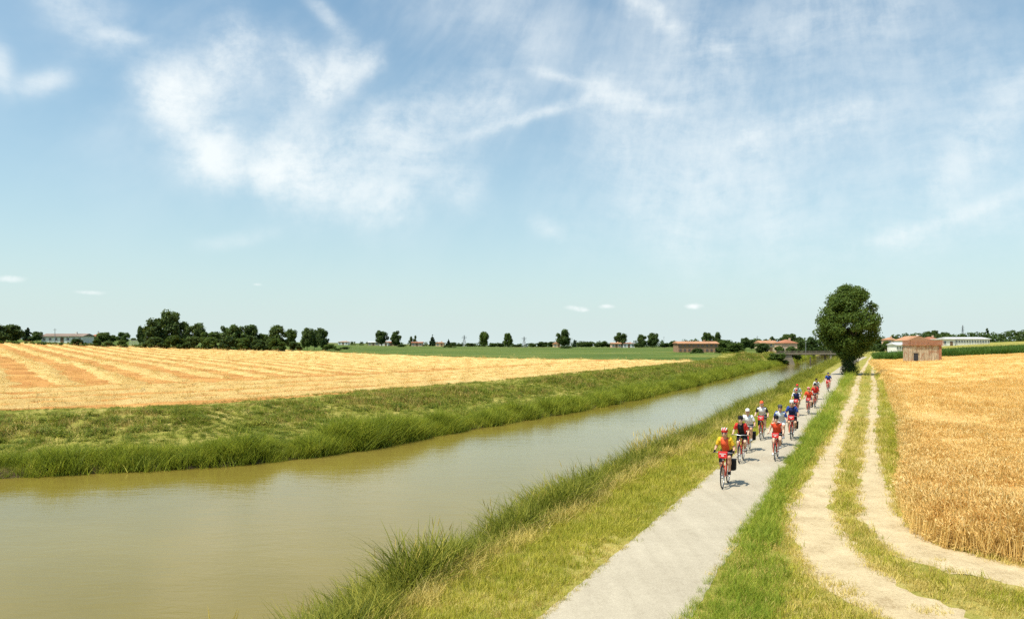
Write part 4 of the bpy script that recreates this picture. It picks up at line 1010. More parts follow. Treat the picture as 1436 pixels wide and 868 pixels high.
house('house', 'pale plain house under the leftmost avenue tree', 516, 531, 484, 481, 560, W_BEIGE, R_GRY, 8, 'gable', 1, 3)
house('house', 'white house with red roof between the first two avenue trees', 532, 544, 485, 481, 540, W_WHITE, R_RED, 8, 'side', 1, 2)
house('house', 'low orange walled house under the second avenue tree', 543, 555, 486, 483.5, 545, W_PINK, R_RED, 8, 'gable', 1, 3)
house('barn', 'low red roofed shed below the twin poplars', 577, 592, 486, 482.5, 550, W_PINK, R_RED, 8, 'gable', 1, 3, chimney=False)
house('house', 'house with bright orange roof between the two conifers', 611, 622, 484, 479.5, 540, W_BEIGE, R_RED, 8, 'hip', 1, 2)
house('house', 'pale gabled house beside the largest middle tree', 776, 786, 483, 479, 560, W_BEIGE, R_ORG, 8, 'side', 1, 2)
house('house', 'pink house below the rounded tree left of two others', 858, 871, 484.5, 481, 470, W_PINK, R_ORG, 8, 'gable', 1, 3)
house('house', 'white house with red roof just right of the pink house', 874, 890, 484.5, 480.5, 475, W_WHITE, R_RED, 8, 'hip', 1, 3)
house('farm_building', 'long two storey brick farm with red tiled roof left of the canal', 951, 1007, 481.5, 478.5, 330, W_BRICKF, R_ORG, 10, 'gable', 2, 9, framem=W_BRICKF)
house('house', 'beige house with orange roof near the bridge', 1067, 1090, 481, 477.5, 360, W_BEIGE, R_ORG, 9, 'gable', 2, 4)
house('house', 'house with hipped red roof left of the bridge', 1096, 1118, 481, 476, 340, W_PINK, R_RED, 9, 'hip', 1, 4)
house('house', 'small pink house right of the big tree on the horizon', 1245, 1257, 476.5, 473, 420, W_PINK, R_ORG, 7, 'hip', 2, 2)
house('greenhouse', 'low white roofed shed left of the brick hut', 1257, 1272, 483.5, 480, 330, W_WHITE, R_GRY, 8, 'gable', 1, 4, chimney=False)
house('house', 'white house with wide orange roof behind the brick hut', 1272, 1304, 477.5, 471, 360, W_WHITE, R_ORG, 12, 'side', 1, 5)
house('house', 'house with red roof just right above the brick hut', 1300, 1320, 476.5, 472, 372, W_PINK, R_RED, 9, 'hip', 1, 4)
house('garage', 'white flat roofed garage left of the long warehouse', 1320, 1339, 476, 475, 350, W_WHITE, R_GRY, 8, 'flat', 1, 2, chimney=False, door=True)
house('warehouse', 'long low white warehouse with a row of windows at the right', 1336, 1388, 475, 472.5, 352, W_WHITE, R_GRY, 14, 'gable', 1, 14, chimney=False, door=False)

def wire_fence():
    d = 300; x0, y0 = at(181, d); x1, _ = at(206, d); e = empty('wire_fence', ((x0+x1)/2, y0, hz((x0+x1)/2, y0)), 0, 'pale wire fence with posts left of the big wood', 'fence')
    wd = x1-x0; n = 7; pm = MB().tube([(0,0,-.2),(0,0,2.2)], .06, 5).mesh('post', M_STEEL); rm = MB().tube([(-wd/2,0,0),(wd/2,0,0)], .03, 4).mesh('rail', M_STEEL)
    for i in range(n): o = link(bpy.data.objects.new('post', pm), e); o.location = (-wd/2 + wd*i/(n-1), 0, 0)
    for k in range(5): o = link(bpy.data.objects.new('rail', rm), e); o.location = (0, 0, .3 + .45*k)
wire_fence()
def pylon(label, px, ytop, d, w=3.2):
    x, y = at(px, d); z = hz(x, y); H = top_z(ytop, d) - z; e = empty('power_pylon', (x, y, z), .4, label, 'pylon', None)
    for sx in (-1, 1):
        for sy in (-1, 1): MB().tube([(sx*w/2, sy*w/2, -.3), (sx*.3, sy*.3, H*.72), (sx*.15, sy*.15, H)], .17, 4).build('leg', M_STEEL, e)
    b = MB(); n = 7
    for k in range(n):
        za, zb = H*k/n, H*(k+1)/n; ra, rb_ = (max(.2, w/2*(1 - q/H*1.2)) for q in (za, zb))
        b.tube([(-ra,-ra,za),(rb_,-rb_,zb)], .08, 3).tube([(ra,-ra,za),(-rb_,-rb_,zb)], .08, 3).tube([(-ra,ra,za),(rb_,rb_,zb)], .08, 3)
    b.build('bracing', M_STEEL, e)
    for q in (.74, .86): MB().tube([(-2.2,0,H*q),(0,0,H*q+.3),(2.2,0,H*q)], .12, 4).build('cross_arm', M_STEEL, e)
pylon('grey lattice pylon left of the tall irregular tree', 651, 470, 620)
pylon('grey lattice pylon right of the oval field tree', 735, 472, 620)
pylon('grey lattice pylon above the wood behind the warehouse', 1350, 456, 640)
def pole(label, px, ytop, d, r=.13):
    x, y = at(px, d); z = hz(x, y); H = top_z(ytop, d) - z; e = empty('utility_pole', (x, y, z), 0, label, 'pole')
    MB().tube([(0,0,-.3),(0,0,H)], [r, r*.7], 6).build('mast', M_STEEL, e); MB().box((0,0,H-.5), (1.3,.10,.12)).build('cross_arm', M_STEEL, e)
pole('thin pole rising in front of the white farmhouse', 77, 460.5, 296)
pole('thin pole right of the small yellow house', 138, 464, 345)
pole('thin pole left in the pair right of the largest middle tree', 797, 474, 520); pole('thin pole right in the pair right of the largest middle tree', 802, 474, 525)
pole('thin pole left of the brick farm', 931, 472, 480); pole('thin pole right of the leafy trees by the beige house', 1062, 471, 400); pole('thin pole in front of the dark trees above the bridge', 1130, 478, 330)

M_BRICK = speckle('hut_brick', (.31,.145,.085), .5, 14, .9, .1, bmp=.3, grime=.3)
def m_stucco(t, b):
    tc = t.new('ShaderNodeTexCoord').outputs['Object']; mp = t.new('ShaderNodeMapping'); t.l.new(tc, mp.inputs[0]); mp.inputs['Scale'].default_value = (2.2, 2.2, .35)
    n = t.noise(mp.outputs[0], 1.0, 5, .7); n2 = t.noise(tc, .9, 5, .65); n3 = t.noise(tc, 6, 4, .7)
    c = t.ramp(n, [(.36, (.24,.18,.12)), (.50, (.40,.32,.22)), (.64, (.50,.42,.31))])
    c = t.mix(t.mapr(n2, .52, .58, 0, .85), c, (.30,.165,.10)); c = t.mix(t.mapr(n3, .5, .75, 0, .4), c, (.20,.16,.12))
    t.l.new(c, b.inputs['Base Color']); bump(t, b, n3, .5, .05)
M_STUCCO = mat('hut_stucco', m_stucco, rough=.95, spec=.08)
def hut():
    d = 168.0; x0, x1 = at(1279, d)[0], at(1319, d)[0]; x = (x0+x1)/2; z = min(hz(x0, d), hz(x1, d)); wd = x1-x0; top = top_z(476.5, d) - z; dep = 4.6
    e = empty('brick_hut', (x, d, z), R(-7), 'old flat roofed stucco hut with brick parapet standing in the wheat', 'hut')
    hw = top - 1.25
    MB().box((0, dep/2, hw/2 - .3), (wd, dep, hw + .6)).build('wall', M_STUCCO, e)
    MB().box((0, dep/2 - .1, hw + .12), (wd + .5, dep + .5, .24)).build('cornice', M_BRICK, e)
    pb = MB().box((0, dep/2 - .1, hw + .22 + .02), (wd + .24, dep + .24, .02)).build('roof_deck', W_CONC, e)
    # parapet of single bricks, two faces show
    bm = MB().box((0,0,0), (.60,.26,.17)).mesh('brick', M_BRICK)
    par = empty('parapet', (0, 0, hw + .24)); par.parent = e
    nb = int((wd + .3)/.64)
    for c in range(5):
        for i in range(nb + 1):
            o = link(bpy.data.objects.new('brick', bm), par); o.location = (-(wd+.3)/2 + .32*(c % 2) + .64*i*(wd+.3)/(nb*.64 + .3), -.05 + random.uniform(-.012,.012), .10 + c*.185)
        for i in range(int(dep/.64)):
            for sx in (-1, 1):
                o = link(bpy.data.objects.new('brick', bm), par); o.location = (sx*(wd/2 + .02), .4 + .32*(c % 2) + .64*i, .10 + c*.185); o.rotation_euler.z = R(90)
    for sx, ww in ((-1, .5), (.28, .45), (1, .55)):
        MB().box((sx*(wd/2 - ww/2), -.035, hw/2), (ww, .10, hw)).build('pilaster', M_BRICK if sx == 1 else M_STUCCO, e)
    dr = MB().box((-wd/2 + .95, -.03, 1.35), (.95, .12, 2.5)).build('door', speckle('dark_door', (.035,.035,.04), .2, 5), e)
    MB().box((-wd/2 + .95, -.06, 2.68), (1.25, .2, .14)).build('lintel', W_CONC, e)
    MB().box((0, -.12, .14), (wd + .1, .22, .35)).build('plinth', W_CONC, e)
    MB().box((.5, -.9, .25), (1.3, .8, .4)).build('trough', W_CONC, e)
hut()

def bridge():
    y0 = 250.0; xl, xr = at(1092, y0)[0], at(1175, y0)[0]; xc = (xl+xr)/2; L = xr-xl; zd = top_z(496, y0)
    e = empty('canal_bridge', (xc, y0, WATER), R(1.5), 'low concrete road bridge on piers crossing the canal', 'bridge'); h = zd - WATER
    MB().box((0, 2.5, h - .2), (L, 5, .4)).build('deck', W_CONC, e)
    for yy in (-.08, 4.9): MB().box((0, yy, h + .05), (L + .6, .3, .3)).build('kerb_beam', W_CONC, e)
    M_RAIL = speckle('weathered_rail', (.16,.13,.10), .3, 4, .8)
    rl = MB().tube([(-L/2,0,0),(L/2,0,0)], .03, 5).mesh('rail', M_RAIL)
    for yy in (-.05, 4.9):
        for zz in (.62, .95): o = link(bpy.data.objects.new('rail', rl), e); o.location = (0, yy, h + zz - .1)
    pm = MB().box((0,0,.5), (.06,.06,.95)).mesh('rail_post', M_RAIL)
    for i in range(9):
        for yy in (-.05, 4.9): o = link(bpy.data.objects.new('rail_post', pm), e); o.location = (-L/2 + L*i/8, yy, h + .1)
    for px, wv in ((1166, .6),):
        X = at(px, y0)[0] - xc
        for yy in (.3, 4.5): MB().tube([(X, yy, -1.5), (X, yy, h - .4)], wv/1.6, 10).build('pier', W_CONC, e)
    X = at(1107, y0)[0] - xc
    # left abutment with sloping wing wall
    ab = MB(); V = [(X-2.6,.1,h-.5),(X+.8,.1,h-.5),(X+.8,.1,h-.9),(X+2.0,.1,-.4),(X+.6,.1,-.4),(X-2.6,.1,h-1.6)]
    V2 = [(a, 4.9, c) for a, _, c in V]; n = 6
    ab.add(V + V2, [tuple(range(n)), tuple(range(2*n-1, n-1, -1))] + [(i, i+n, (i+1) % n + n, (i+1) % n) for i in range(n)])
    ab.build('abutment', W_CONC, e)
    yg = 186.0
    g = empty('depth_gauge', (at(1136.5, yg)[0], yg, WATER), 0, 'dark post with white level board standing in the canal before the bridge', 'gauge')
    MB().box((0, -.14, .72), (.75, .05, .45)).build('board', M_FRAMEW, g); MB().tube([(0, 0, -1.2), (0, 0, 3.5)], .15, 8).build('post', speckle('dark_timber', (.10,.08,.065), .3, 6, .9), g)
bridge()

# ------------------------------------------------------------------ bicycles
M_RED = speckle('bike_red_paint', (.62,.060,.030), .08, 20, .3, .5); M_RUB = speckle('tyre_rubber', (.025,.025,.026), .2, 30, .8, .2); M_ALU = speckle('aluminium', (.55,.55,.55), .1, 30, .35, .5, .9)
M_BLK = speckle('black_fabric', (.020,.020,.022), .25, 40, .85, .15); M_BAGRED = speckle('red_bag_fabric', (.62,.035,.035), .12, 40, .75, .2); M_STRIPE = speckle('bag_white_print', (.75,.70,.68), .08, 40, .7)
def bike_meshes():
    """x forward, y to the rider's left, z up, origin on the ground under the bottom bracket"""
    D = {}; RH, FH, BB = (-.45,0,.345), (.62,0,.345), (0,0,.285); ST, HT, HB = (-.20,0,.84), (.42,0,.90), (.49,0,.70)
    f = MB(); f.tube([BB, ST], .018, 7).tube([ST, HT], .017, 7).tube([BB, HB], .021, 7).tube([HT, HB], .022, 7)
    for s in (-1, 1): f.tube([(BB[0], s*.03, BB[2]), (RH[0], s*.065, RH[2])], .011, 6).tube([(ST[0], s*.02, ST[2]-.05), (RH[0], s*.065, RH[2])], .010, 6)
    D['frame'] = f.mesh('frame', M_RED, True)
    k = MB()
    for s in (-1, 1): k.tube([(.50, s*.055, .665), (.545, s*.06, .52), FH[:1] + (s*.06,) + FH[2:]], [.016,.014,.010], 6)
    k.box((.50, 0, .675), (.05, .13, .035)); D['fork'] = k.mesh('fork', M_RED, True)
    D['tyre'] = MB().ring((0,0,0), .328, .019, 'y', 28, 7).mesh('tyre', M_RUB, True)
    D['rim'] = MB().ring((0,0,0), .302, .011, 'y', 28, 5).tube([(0,-.05,0),(0,.05,0)], .022, 7).mesh('rim', M_ALU, True)
    sp = MB()
    for i in range(16):
        a = i*math.pi/8; sp.tube([(0, .03*(-1)**i, 0), (.30*math.cos(a), 0, .30*math.sin(a))], .0022, 3)
    D['spokes'] = sp.mesh('spokes', M_ALU)
    D['mudguard'] = MB().ring((0,0,0), .362, .022, 'y', 12, 5, a0=R(20), a1=R(175)).mesh('mudguard', M_BLK, True)
    hb = MB().tube([(.415,0,.90),(.40,0,1.02),(.43,0,1.06)], .014, 6).tube([(.36,-.30,1.06),(.41,-.16,1.075),(.43,0,1.06),(.41,.16,1.075),(.36,.30,1.06)], .013, 6)
    D['handlebar'] = hb.mesh('handlebar', M_ALU, True)
    D['grip'] = MB().tube([(.30,0,0),(.41,0,.004)], .018, 7).mesh('grip', M_RUB, True)
    sd_ = MB(); P = [(-.35,.0),(-.34,.07),(-.26,.085),(-.16,.045),(-.06,.022),(-.04,0)]; 
    out = [(x, y) for x, y in P] + [(x, -y) for x, y in P[-2:0:-1]]; n = len(out)
    sd_.add([(x,y,.985) for x,y in out] + [(x*.97-.005,y*.8,1.02) for x,y in out], [tuple(range(n))[::-1], tuple(range(n,2*n))] + [(i,(i+1)%n,(i+1)%n+n,i+n) for i in range(n)])
    D['saddle'] = sd_.tube([(-.20,0,.83),(-.225,0,.985)], .013, 6).mesh('saddle', M_BLK)
    D['crank'] = MB().ring((0,-.055,0), .09, .008, 'y', 16, 4).tube([(0,-.07,0),(.17,-.09,0)], .012, 5).tube([(0,.07,0),(-.17,.09,0)], .012, 5).tube([(0,-.08,0),(0,.08,0)], .018, 6).mesh('crankset', M_ALU, True)
    D['pedal'] = MB().box((0,0,0), (.085,.09,.025)).mesh('pedal', M_RUB)
    D['chain'] = MB().tube([(-.45,-.055,.385),(0,-.055,.37)], .006, 4).tube([(-.45,-.055,.31),(0,-.055,.20)], .006, 4).mesh('chain', M_RUB)
    rk = MB()
    for s in (-1, 1): rk.tube([(-.20,s*.06,.745),(-.72,s*.06,.745)], .007, 5).tube([(-.45,s*.07,.36),(-.45,s*.06,.745)], .006, 5).tube([(-.45,s*.07,.36),(-.66,s*.06,.745)], .006, 5)
    for x in (-.3,-.45,-.6,-.71): rk.tube([(x,-.06,.745),(x,.06,.745)], .006, 5)
    D['rack'] = rk.mesh('rear_rack', M_BLK, True)
    pn = MB(); o = [(-.33,.74),(-.70,.74),(-.72,.56),(-.68,.40),(-.52,.38),(-.42,.44),(-.36,.60)]; n = len(o)
    pn.add([(x,-.07,z) for x,z in o] + [(x*.97-.015,.0,z) for x,z in o] + [(-.52+(x+.52)*.86,.075,.56+(z-.56)*.86) for x,z in o], [tuple(range(n)), tuple(range(3*n-1,2*n-1,-1))] + [(i,i+n,(i+1)%n+n,(i+1)%n) for i in range(n)] + [(i+n,i+2*n,(i+1)%n+2*n,(i+1)%n+n) for i in range(n)])
    D['pannier'] = pn.mesh('pannier', M_BLK)
    D['pannier_flap'] = MB().box((-.515,0,.735), (.36,.165,.035)).box((-.515,.085,.66), (.05,.012,.14)).mesh('flap', M_BLK)
    bg = MB(); bg.box((.52,0,1.01), (.14,.25,.17), top=1.06).box((.52,0,1.10), (.155,.27,.022)); D['bag'] = bg.mesh('handlebar_bag', M_BAGRED)
    D['stripe'] = MB().box((.5955,0,1.055), (.006,.19,.02)).box((.592,0,1.0), (.006,.08,.03)).mesh('stripe', M_STRIPE)
    D['lamp'] = MB().ell((.515,0,.86), (.035,.03,.03), 8, 6).mesh('front_lamp', M_ALU, True)
    return D
BK = bike_meshes()
def ob(name, me, parent, loc=(0,0,0), ry=0.0, sc=None):
    o = link(bpy.data.objects.new(name, me), parent); o.location = loc; o.rotation_euler = (0, ry, 0)
    if sc: o.scale = sc
    return o
def bicycle(label, crank, bag, panniers):
    e = empty('bicycle', (0,0,0), 0, label, 'bicycle', 'touring bicycles on the cycle path')
    for nm in ('frame', 'fork', 'saddle', 'chain'): ob(nm, BK[nm], e)
    ob('rear_rack', BK['rack'], e); ob('front_lamp', BK['lamp'], e)
    for x in (-.45, .62):
        w = ob('wheel', BK['rim'], e, (x, 0, .347)); ob('tyre', BK['tyre'], w); ob('spokes', BK['spokes'], w); ob('mudguard', BK['mudguard'], e, (x, 0, .347))
    h = ob('handlebar', BK['handlebar'], e)
    for s in (-1, 1):
        g = ob('grip', BK['grip'], h, (.36, s*.30, 1.06)); g.rotation_euler = (0, 0, s*R(-140) if s > 0 else R(140)); g.location = (.36 + .30*math.cos(R(40))*.92, s*(.30 + -.02), 1.06)
        g.rotation_euler = (0, 0, 0); g.location = (-.04, s*.30, 1.058); g.rotation_euler.z = 0
    c = ob('crankset', BK['crank'], e, (0, 0, .285), crank)
    for s in (-1, 1): ob('pedal', BK['pedal'], c, (s*.17, -s*.13, 0), -crank)
    if bag:
        b = ob('handlebar_bag', BK['bag'], e); ob('stripe', BK['stripe'], b)
    for s in panniers:
        p = ob('pannier', BK['pannier'], e, (0, s*.15, 0)); 
        if s < 0: p.scale = (1, -1, 1)
        ob('flap', BK['pannier_flap'], p)
    return e

# ------------------------------------------------------------------ riders: one blended surface for the body, clothes over it
def surface_net(f, lo, hi, h):
    lo = np.array(lo, float); n = np.ceil((np.array(hi)-lo)/h).astype(int) + 1
    ax = [lo[i] + h*np.arange(n[i]) for i in range(3)]
    X = np.stack(np.meshgrid(*ax, indexing='ij'), -1); D = f(X.reshape(-1, 3)).reshape(n); S = D < 0
    acc = np.zeros((*(n-1), 3)); cnt = np.zeros(n-1)
    base = np.stack(np.meshgrid(*[np.arange(k-1) for k in n], indexing='ij'), -1).astype(float)
    cs = [(a,b,c) for a in (0,1) for b in (0,1) for c in (0,1)]
    sl = lambda o: tuple(slice(o[i], n[i]-1+o[i]) for i in range(3))
    for i in range(8):
        for j in range(i+1, 8):
            a, b = cs[i], cs[j]
            if sum(abs(a[k]-b[k]) for k in range(3)) != 1: continue
            da, db = D[sl(a)], D[sl(b)]; m = (da < 0) != (db < 0)
            u = np.where(m, da/np.where(m, da-db, 1), 0)[..., None]
            acc += np.where(m[..., None], np.array(a) + u*(np.array(b)-np.array(a)), 0); cnt += m
    act = cnt > 0; idx = -np.ones(act.shape, int); idx[act] = np.arange(act.sum())
    V = lo + h*(base[act] + acc[act]/cnt[act][:, None]); Q = []
    for d in range(3):
        e1, e2 = [(1,2),(2,0),(0,1)][d]
        a = [slice(1, n[i]-1) for i in range(3)]; a[d] = slice(0, n[d]-1); b = list(a); b[d] = slice(1, n[d])
        A, B = S[tuple(a)], S[tuple(b)]; I = np.argwhere(A != B); fl = A[A != B]
        I = I + np.array([1 if i != d else 0 for i in range(3)])
        o1 = np.eye(3, dtype=int)[e1]; o2 = np.eye(3, dtype=int)[e2]
        q = np.stack([idx[tuple((I-o1-o2).T)], idx[tuple((I-o2).T)], idx[tuple(I.T)], idx[tuple((I-o1).T)]], 1)
        q[~fl] = q[~fl][:, ::-1]; Q.append(q)
    return V, np.vstack(Q)
def capsules(prims, k=.030):
    """smooth union of tapered capsules (a, b, ra, rb) and ellipsoids ('e', c, r)"""
    def f(P):
        acc = np.zeros(len(P))
        for p in prims:
            if isinstance(p[0], str):
                c, r = np.array(p[1]), np.array(p[2]); q = np.linalg.norm((P-c)/r, axis=1); d = (q-1)*r.min()
            else:
                a, b, ra, rb = np.array(p[0]), np.array(p[1]), p[2], p[3]; ba = b-a
                h = np.clip(((P-a)@ba)/(ba@ba), 0, 1); d = np.linalg.norm(P-a-h[:, None]*ba, axis=1) - (ra + (rb-ra)*h)
            acc += np.exp(-np.clip(d, -1, 1)/(k*.5))
        return -k*.5*np.log(np.maximum(acc, 1e-30))
    return f
def ik(a, b, l1, l2, bend):
    a, b, bend = Vector(a), Vector(b), Vector(bend); d = b-a; L = min(d.length, (l1+l2)*.995); d.normalize()
    x = (l1*l1 - l2*l2 + L*L)/(2*L); hgt = math.sqrt(max(0, l1*l1 - x*x)); n = (bend - d*bend.dot(d)).normalized()
    return a + d*x + n*hgt
SKINS = [speckle('skin_tan', (.52,.30,.20), .06, 12, .55, .3), speckle('skin_fair', (.62,.40,.29), .06, 12, .55, .3)]
M_LIP = mat('lips', color=(.40,.16,.13), rough=.5); M_EYE = mat('eyes', color=(.05,.04,.035), rough=.2, spec=.6); M_LENS = mat('sunglass_lens', color=(.012,.012,.015), rough=.08, spec=.6)
CLOTH = {}
def cloth(nm, c):
    if nm not in CLOTH: CLOTH[nm] = speckle('cloth_' + nm, tuple(q*.9 for q in c), .20, 14, .9, .1, bmp=.8)
    return CLOTH[nm]
CY = dict(yellow=(.80,.46,.035), red=(.62,.045,.035), white=(.80,.80,.80), black=(.022,.022,.025), blue=(.035,.075,.32), navy=(.025,.035,.11), grey=(.42,.43,.44), teal=(.36,.50,.52), orange=(.80,.13,.05), orangered=(.70,.085,.035), pale=(.62,.66,.70), darkgrey=(.10,.10,.11), dirty=(.55,.50,.44))
def person(label, crank, shirt, sleeve, shorts, hat, hatcol, scale=1.0, front=None, skin=0, lean=1.0, longhair=None, shoe='dirty', glasses=True, fine=.018, knee_long=.75, glove=None):
    e = empty('person', (0,0,0), 0, label, 'person', 'riders on the cycle path'); sk = SKINS[skin]; h = fine
    hipL, hipR = np.array((-.21,.095,1.04)), np.array((-.21,-.095,1.04)); ch = np.array((.02+.06*lean,0,1.36)); nk = np.array((.08+.10*lean,0,1.50)); hd = np.array((.14+.11*lean,0,1.645))
    sh = {1: np.array((.07+.09*lean,.162,1.44)), -1: np.array((.07+.09*lean,-.162,1.44))}
    hnd = {s: np.array((.335, s*.285, 1.095)) for s in (1,-1)}
    elb = {s: np.array(ik(sh[s], hnd[s], .285, .255, (-.35, s*.42, -.85))) for s in (1,-1)}
    ft = {}; kn = {}; hip = {1: hipL, -1: hipR}; an = {}
    for s in (1,-1):
        q = crank if s == -1 else crank + math.pi                            # right crank at +x when crank = 0
        pd = np.array((.17*math.cos(q), s*.125, .285 - .17*math.sin(q))); ft[s] = pd + np.array((.02,0,.045)); an[s] = pd + np.array((-.075,0,.115))
        kn[s] = np.array(ik(hip[s], an[s], .435, .435, (1, s*.12, .25)))
    torso = [((-.20,0,1.06), (-.12,0,1.18), .135, .135), ((-.12,0,1.18), tuple(ch), .135, .150), (tuple(ch + (0,.05,0)), tuple(sh[1]-(0,.03,.01)), .115, .075), (tuple(ch - (0,.05,0)), tuple(sh[-1]+(0,.03,-.01)), .115, .075)]
    arms = {s: [(sh[s], elb[s], .052, .040), (elb[s], hnd[s] + (-.03,0,.005), .039, .026)] for s in (1,-1)}
    legs = {s: [(hip[s], kn[s], .088, .056), (kn[s], kn[s]*.55 + an[s]*.45, .053, .055), (kn[s]*.6 + an[s]*.4, an[s], .054, .034)] for s in (1,-1)}
    head = [('e', hd + (.005,0,.02), (.098,.078,.115)), ('e', hd + (.045,0,-.06), (.058,.055,.055)), (nk - (.02,0,.05), hd + (-.01,0,-.05), .055, .052), ('e', hd + (.105,0,-.012), (.020,.014,.026)), ('e', hd + (.0,.080,-.005), (.022,.012,.030)), ('e', hd + (.0,-.080,-.005), (.022,.012,.030))]
    hands = [x for s in (1,-1) for x in ((hnd[s]-(.02,0,-.004), hnd[s]+(.035,0,-.002), .026, .022),)]
    feet = [x for s in (1,-1) for x in ((an[s], ft[s]-(.05,0,0), .036, .036),)]
    body = torso + sum(arms.values(), []) + sum(legs.values(), []) + head + hands + feet
    V, Q = surface_net(capsules(body, .022), (-.50,-.52,.05), (.62,.52,1.86), h)
    me = np_mesh('body', V, Q, [sk, M_LIP, M_EYE], True)
    fb = MB()
    for s in (1,-1):                                                          # five fingers closed round the grip
        for i, (dx, L) in enumerate(((-.028,.85),(-.009,1.0),(.010,1.05),(.029,.95))):
            c = np.array((.335 + dx, s*.300, 1.058)); r = .026
            pts = [c + np.array((0, s*r*math.sin(a)*1.1, r*math.cos(a)*1.1)) for a in (R(-15), R(35), R(85), R(85 + 65*L))]
            fb.tube([tuple(p) for p in pts], [.0095,.0092,.0085,.0070], 5)
        c = np.array((.315, s*.285, 1.062)); fb.tube([tuple(c + (0,-s*.005,.035)), tuple(c + (.035,-s*.025,.022)), tuple(c + (.055,-s*.028,.0))], [.012,.011,.008], 5)
    for s in (1,-1): fb.ell(tuple(hd + (.092, s*.033, .012)), (.012,.016,.010), 6, 5, 2)
    fb.ell(tuple(hd + (.094, 0, -.058)), (.010,.026,.008), 6, 4, 1)
    tm = fb.mesh('tmp', [sk, M_LIP, M_EYE], True)
    import bmesh
    bm = bmesh.new(); bm.from_mesh(me); bm.from_mesh(tm); bm.to_mesh(me); bm.free(); bpy.data.meshes.remove(tm)
    link(bpy.data.objects.new('body', me), e)
    gr = lambda pr_, g: [(p[0], p[1], p[2]+g, p[3]+g) if not isinstance(p[0], str) else p for p in pr_]
    C = lambda n_: cloth(n_, CY[n_])
    # shirt with a clean hem and collar
    def clipped(fn, cuts):
        def f(P):
            d = fn(P)
            for (pt, nrm) in cuts: d = np.maximum(d, (P - np.array(pt))@np.array(nrm))
            return d
        return f
    V, Q = surface_net(clipped(capsules(gr(torso, .017), .03), [((-.24,0,1.03), (-.35,0,-.94)), (tuple(nk + (0,0,-.012)), (.35,0,.94))]), (-.50,-.40,.85), (.45,.40,1.62), h)
    mi = None; mats = [C(shirt)]
    if front:                                                                 # front panel of another colour
        c = V[Q].mean(1); mi = ((np.abs(c[:, 1]) < .115) & (c[:, 0] > -.02 + .30*(c[:, 2]-1.2))).astype(int); mats.append(C(front))
    link(bpy.data.objects.new('shirt', np_mesh('shirt', V, Q, mats, True, mi)), e)
    if sleeve:
        for s in (1,-1):
            a, b = sh[s], sh[s]*.32 + elb[s]*.68; dr = (b-a)/np.linalg.norm(b-a)
            V, Q = surface_net(clipped(capsules([(a - dr*.02, elb[s], .069, .058)], .02), [(tuple(b), tuple(dr))]), a - .22, a + .22 + np.maximum(b-a, 0), h*.9)
            link(bpy.data.objects.new('sleeve', np_mesh('sleeve', V, Q, C(sleeve), True)), e)
    pr_ = [((-.22,0,1.05), (-.15,0,1.14), .150, .142)]; cuts = [((-.13,0,1.15), (.35,0,.94))]
    V, Q = surface_net(clipped(capsules(pr_ + [(hip[s], hip[s]*(1-knee_long) + kn[s]*knee_long, .108, .082) for s in (1,-1)], .03), cuts), (-.50,-.40,.55), (.42,.40,1.32), h)
    link(bpy.data.objects.new('shorts', np_mesh('shorts', V, Q, C(shorts), True)), e)
    for s in (1,-1):
        V, Q = surface_net(capsules([(ft[s]+(-.11,0,-.005), ft[s]+(.085,0,-.012), .040, .036), (an[s], ft[s]+(-.09,0,.0), .044, .042)], .025), ft[s]-(.22,.08,.09), ft[s]+(.18,.08,.16), .014)
        link(bpy.data.objects.new('shoe', np_mesh('shoe', V, Q, C(shoe), True)), e)
    hc = hd + (.0,0,.045)
    if hat == 'helmet':
        m = MB(); m.ell(tuple(hc + (-.012,0,.032)), (.138,.102,.092), 14, 8); hm = m.mesh('helmet', C(hatcol), True)
        hm2 = link(bpy.data.objects.new('helmet', hm), e)
        rb = MB()
        for yy in (-.055, 0, .055):
            rb.tube([tuple(hc + (.142*math.cos(a)-.012, yy*(1 + .3*math.sin(a)), .096*math.sin(a)*(1 - abs(yy)*2.2) + .036)) for a in np.linspace(.25, 2.7, 7)], .013, 5)
        rb.build('vent_rib', C('white' if hatcol in ('red', 'grey') else hatcol), hm2, True)
        sp = MB()
        for s in (1,-1): sp.tube([tuple(hc + (-.02, s*.088, .0)), tuple(hd + (.03, s*.068, -.075)), tuple(hd + (.055, 0, -.115))], .006, 4)
        sp.build('chin_strap', M_BLK, hm2)
    else:
        m = MB(); m.ell(tuple(hc + (-.008,0,.030)), (.112,.092,.085), 12, 8); hm2 = m.build('cap', C(hatcol), e, True)
        MB().box(tuple(hc + (.115,0,.018)), (.10,.13,.012), top=.9).build('visor', C(hatcol), hm2)
    if glasses:
        g = MB()
        for s in (1,-1): g.ell(tuple(hd + (.102, s*.036, .012)), (.012,.033,.021), 8, 5).tube([tuple(hd + (.098, s*.066, .016)), tuple(hd + (.0, s*.086, .018))], .004, 4)
        g.tube([tuple(hd + (.112,-.02,.014)), tuple(hd + (.112,.02,.014))], .004, 4); g.build('sunglasses', M_LENS, e, True)
    hairc = longhair or (.05,.035,.025); hm_ = mat('hair_colour', color=hairc, rough=.6)
    V, Q = leaf_cloud([hd + (-.055,0,.03)], [.088], 260, .05, 3, shell=.85); hb = MB(); hb.ell(tuple(hd + (-.030,0,.022)), (.090,.084,.100 if not longhair else .105), 12, 8)
    if longhair: hb.ell(tuple(hd + (-.075,0,-.07)), (.05,.075,.10), 10, 7).ell(tuple(hd + (-.01,.075,-.03)), (.05,.022,.075), 8, 6).ell(tuple(hd + (-.01,-.075,-.03)), (.05,.022,.075), 8, 6)
    hb.build('hair', hm_, e, True)
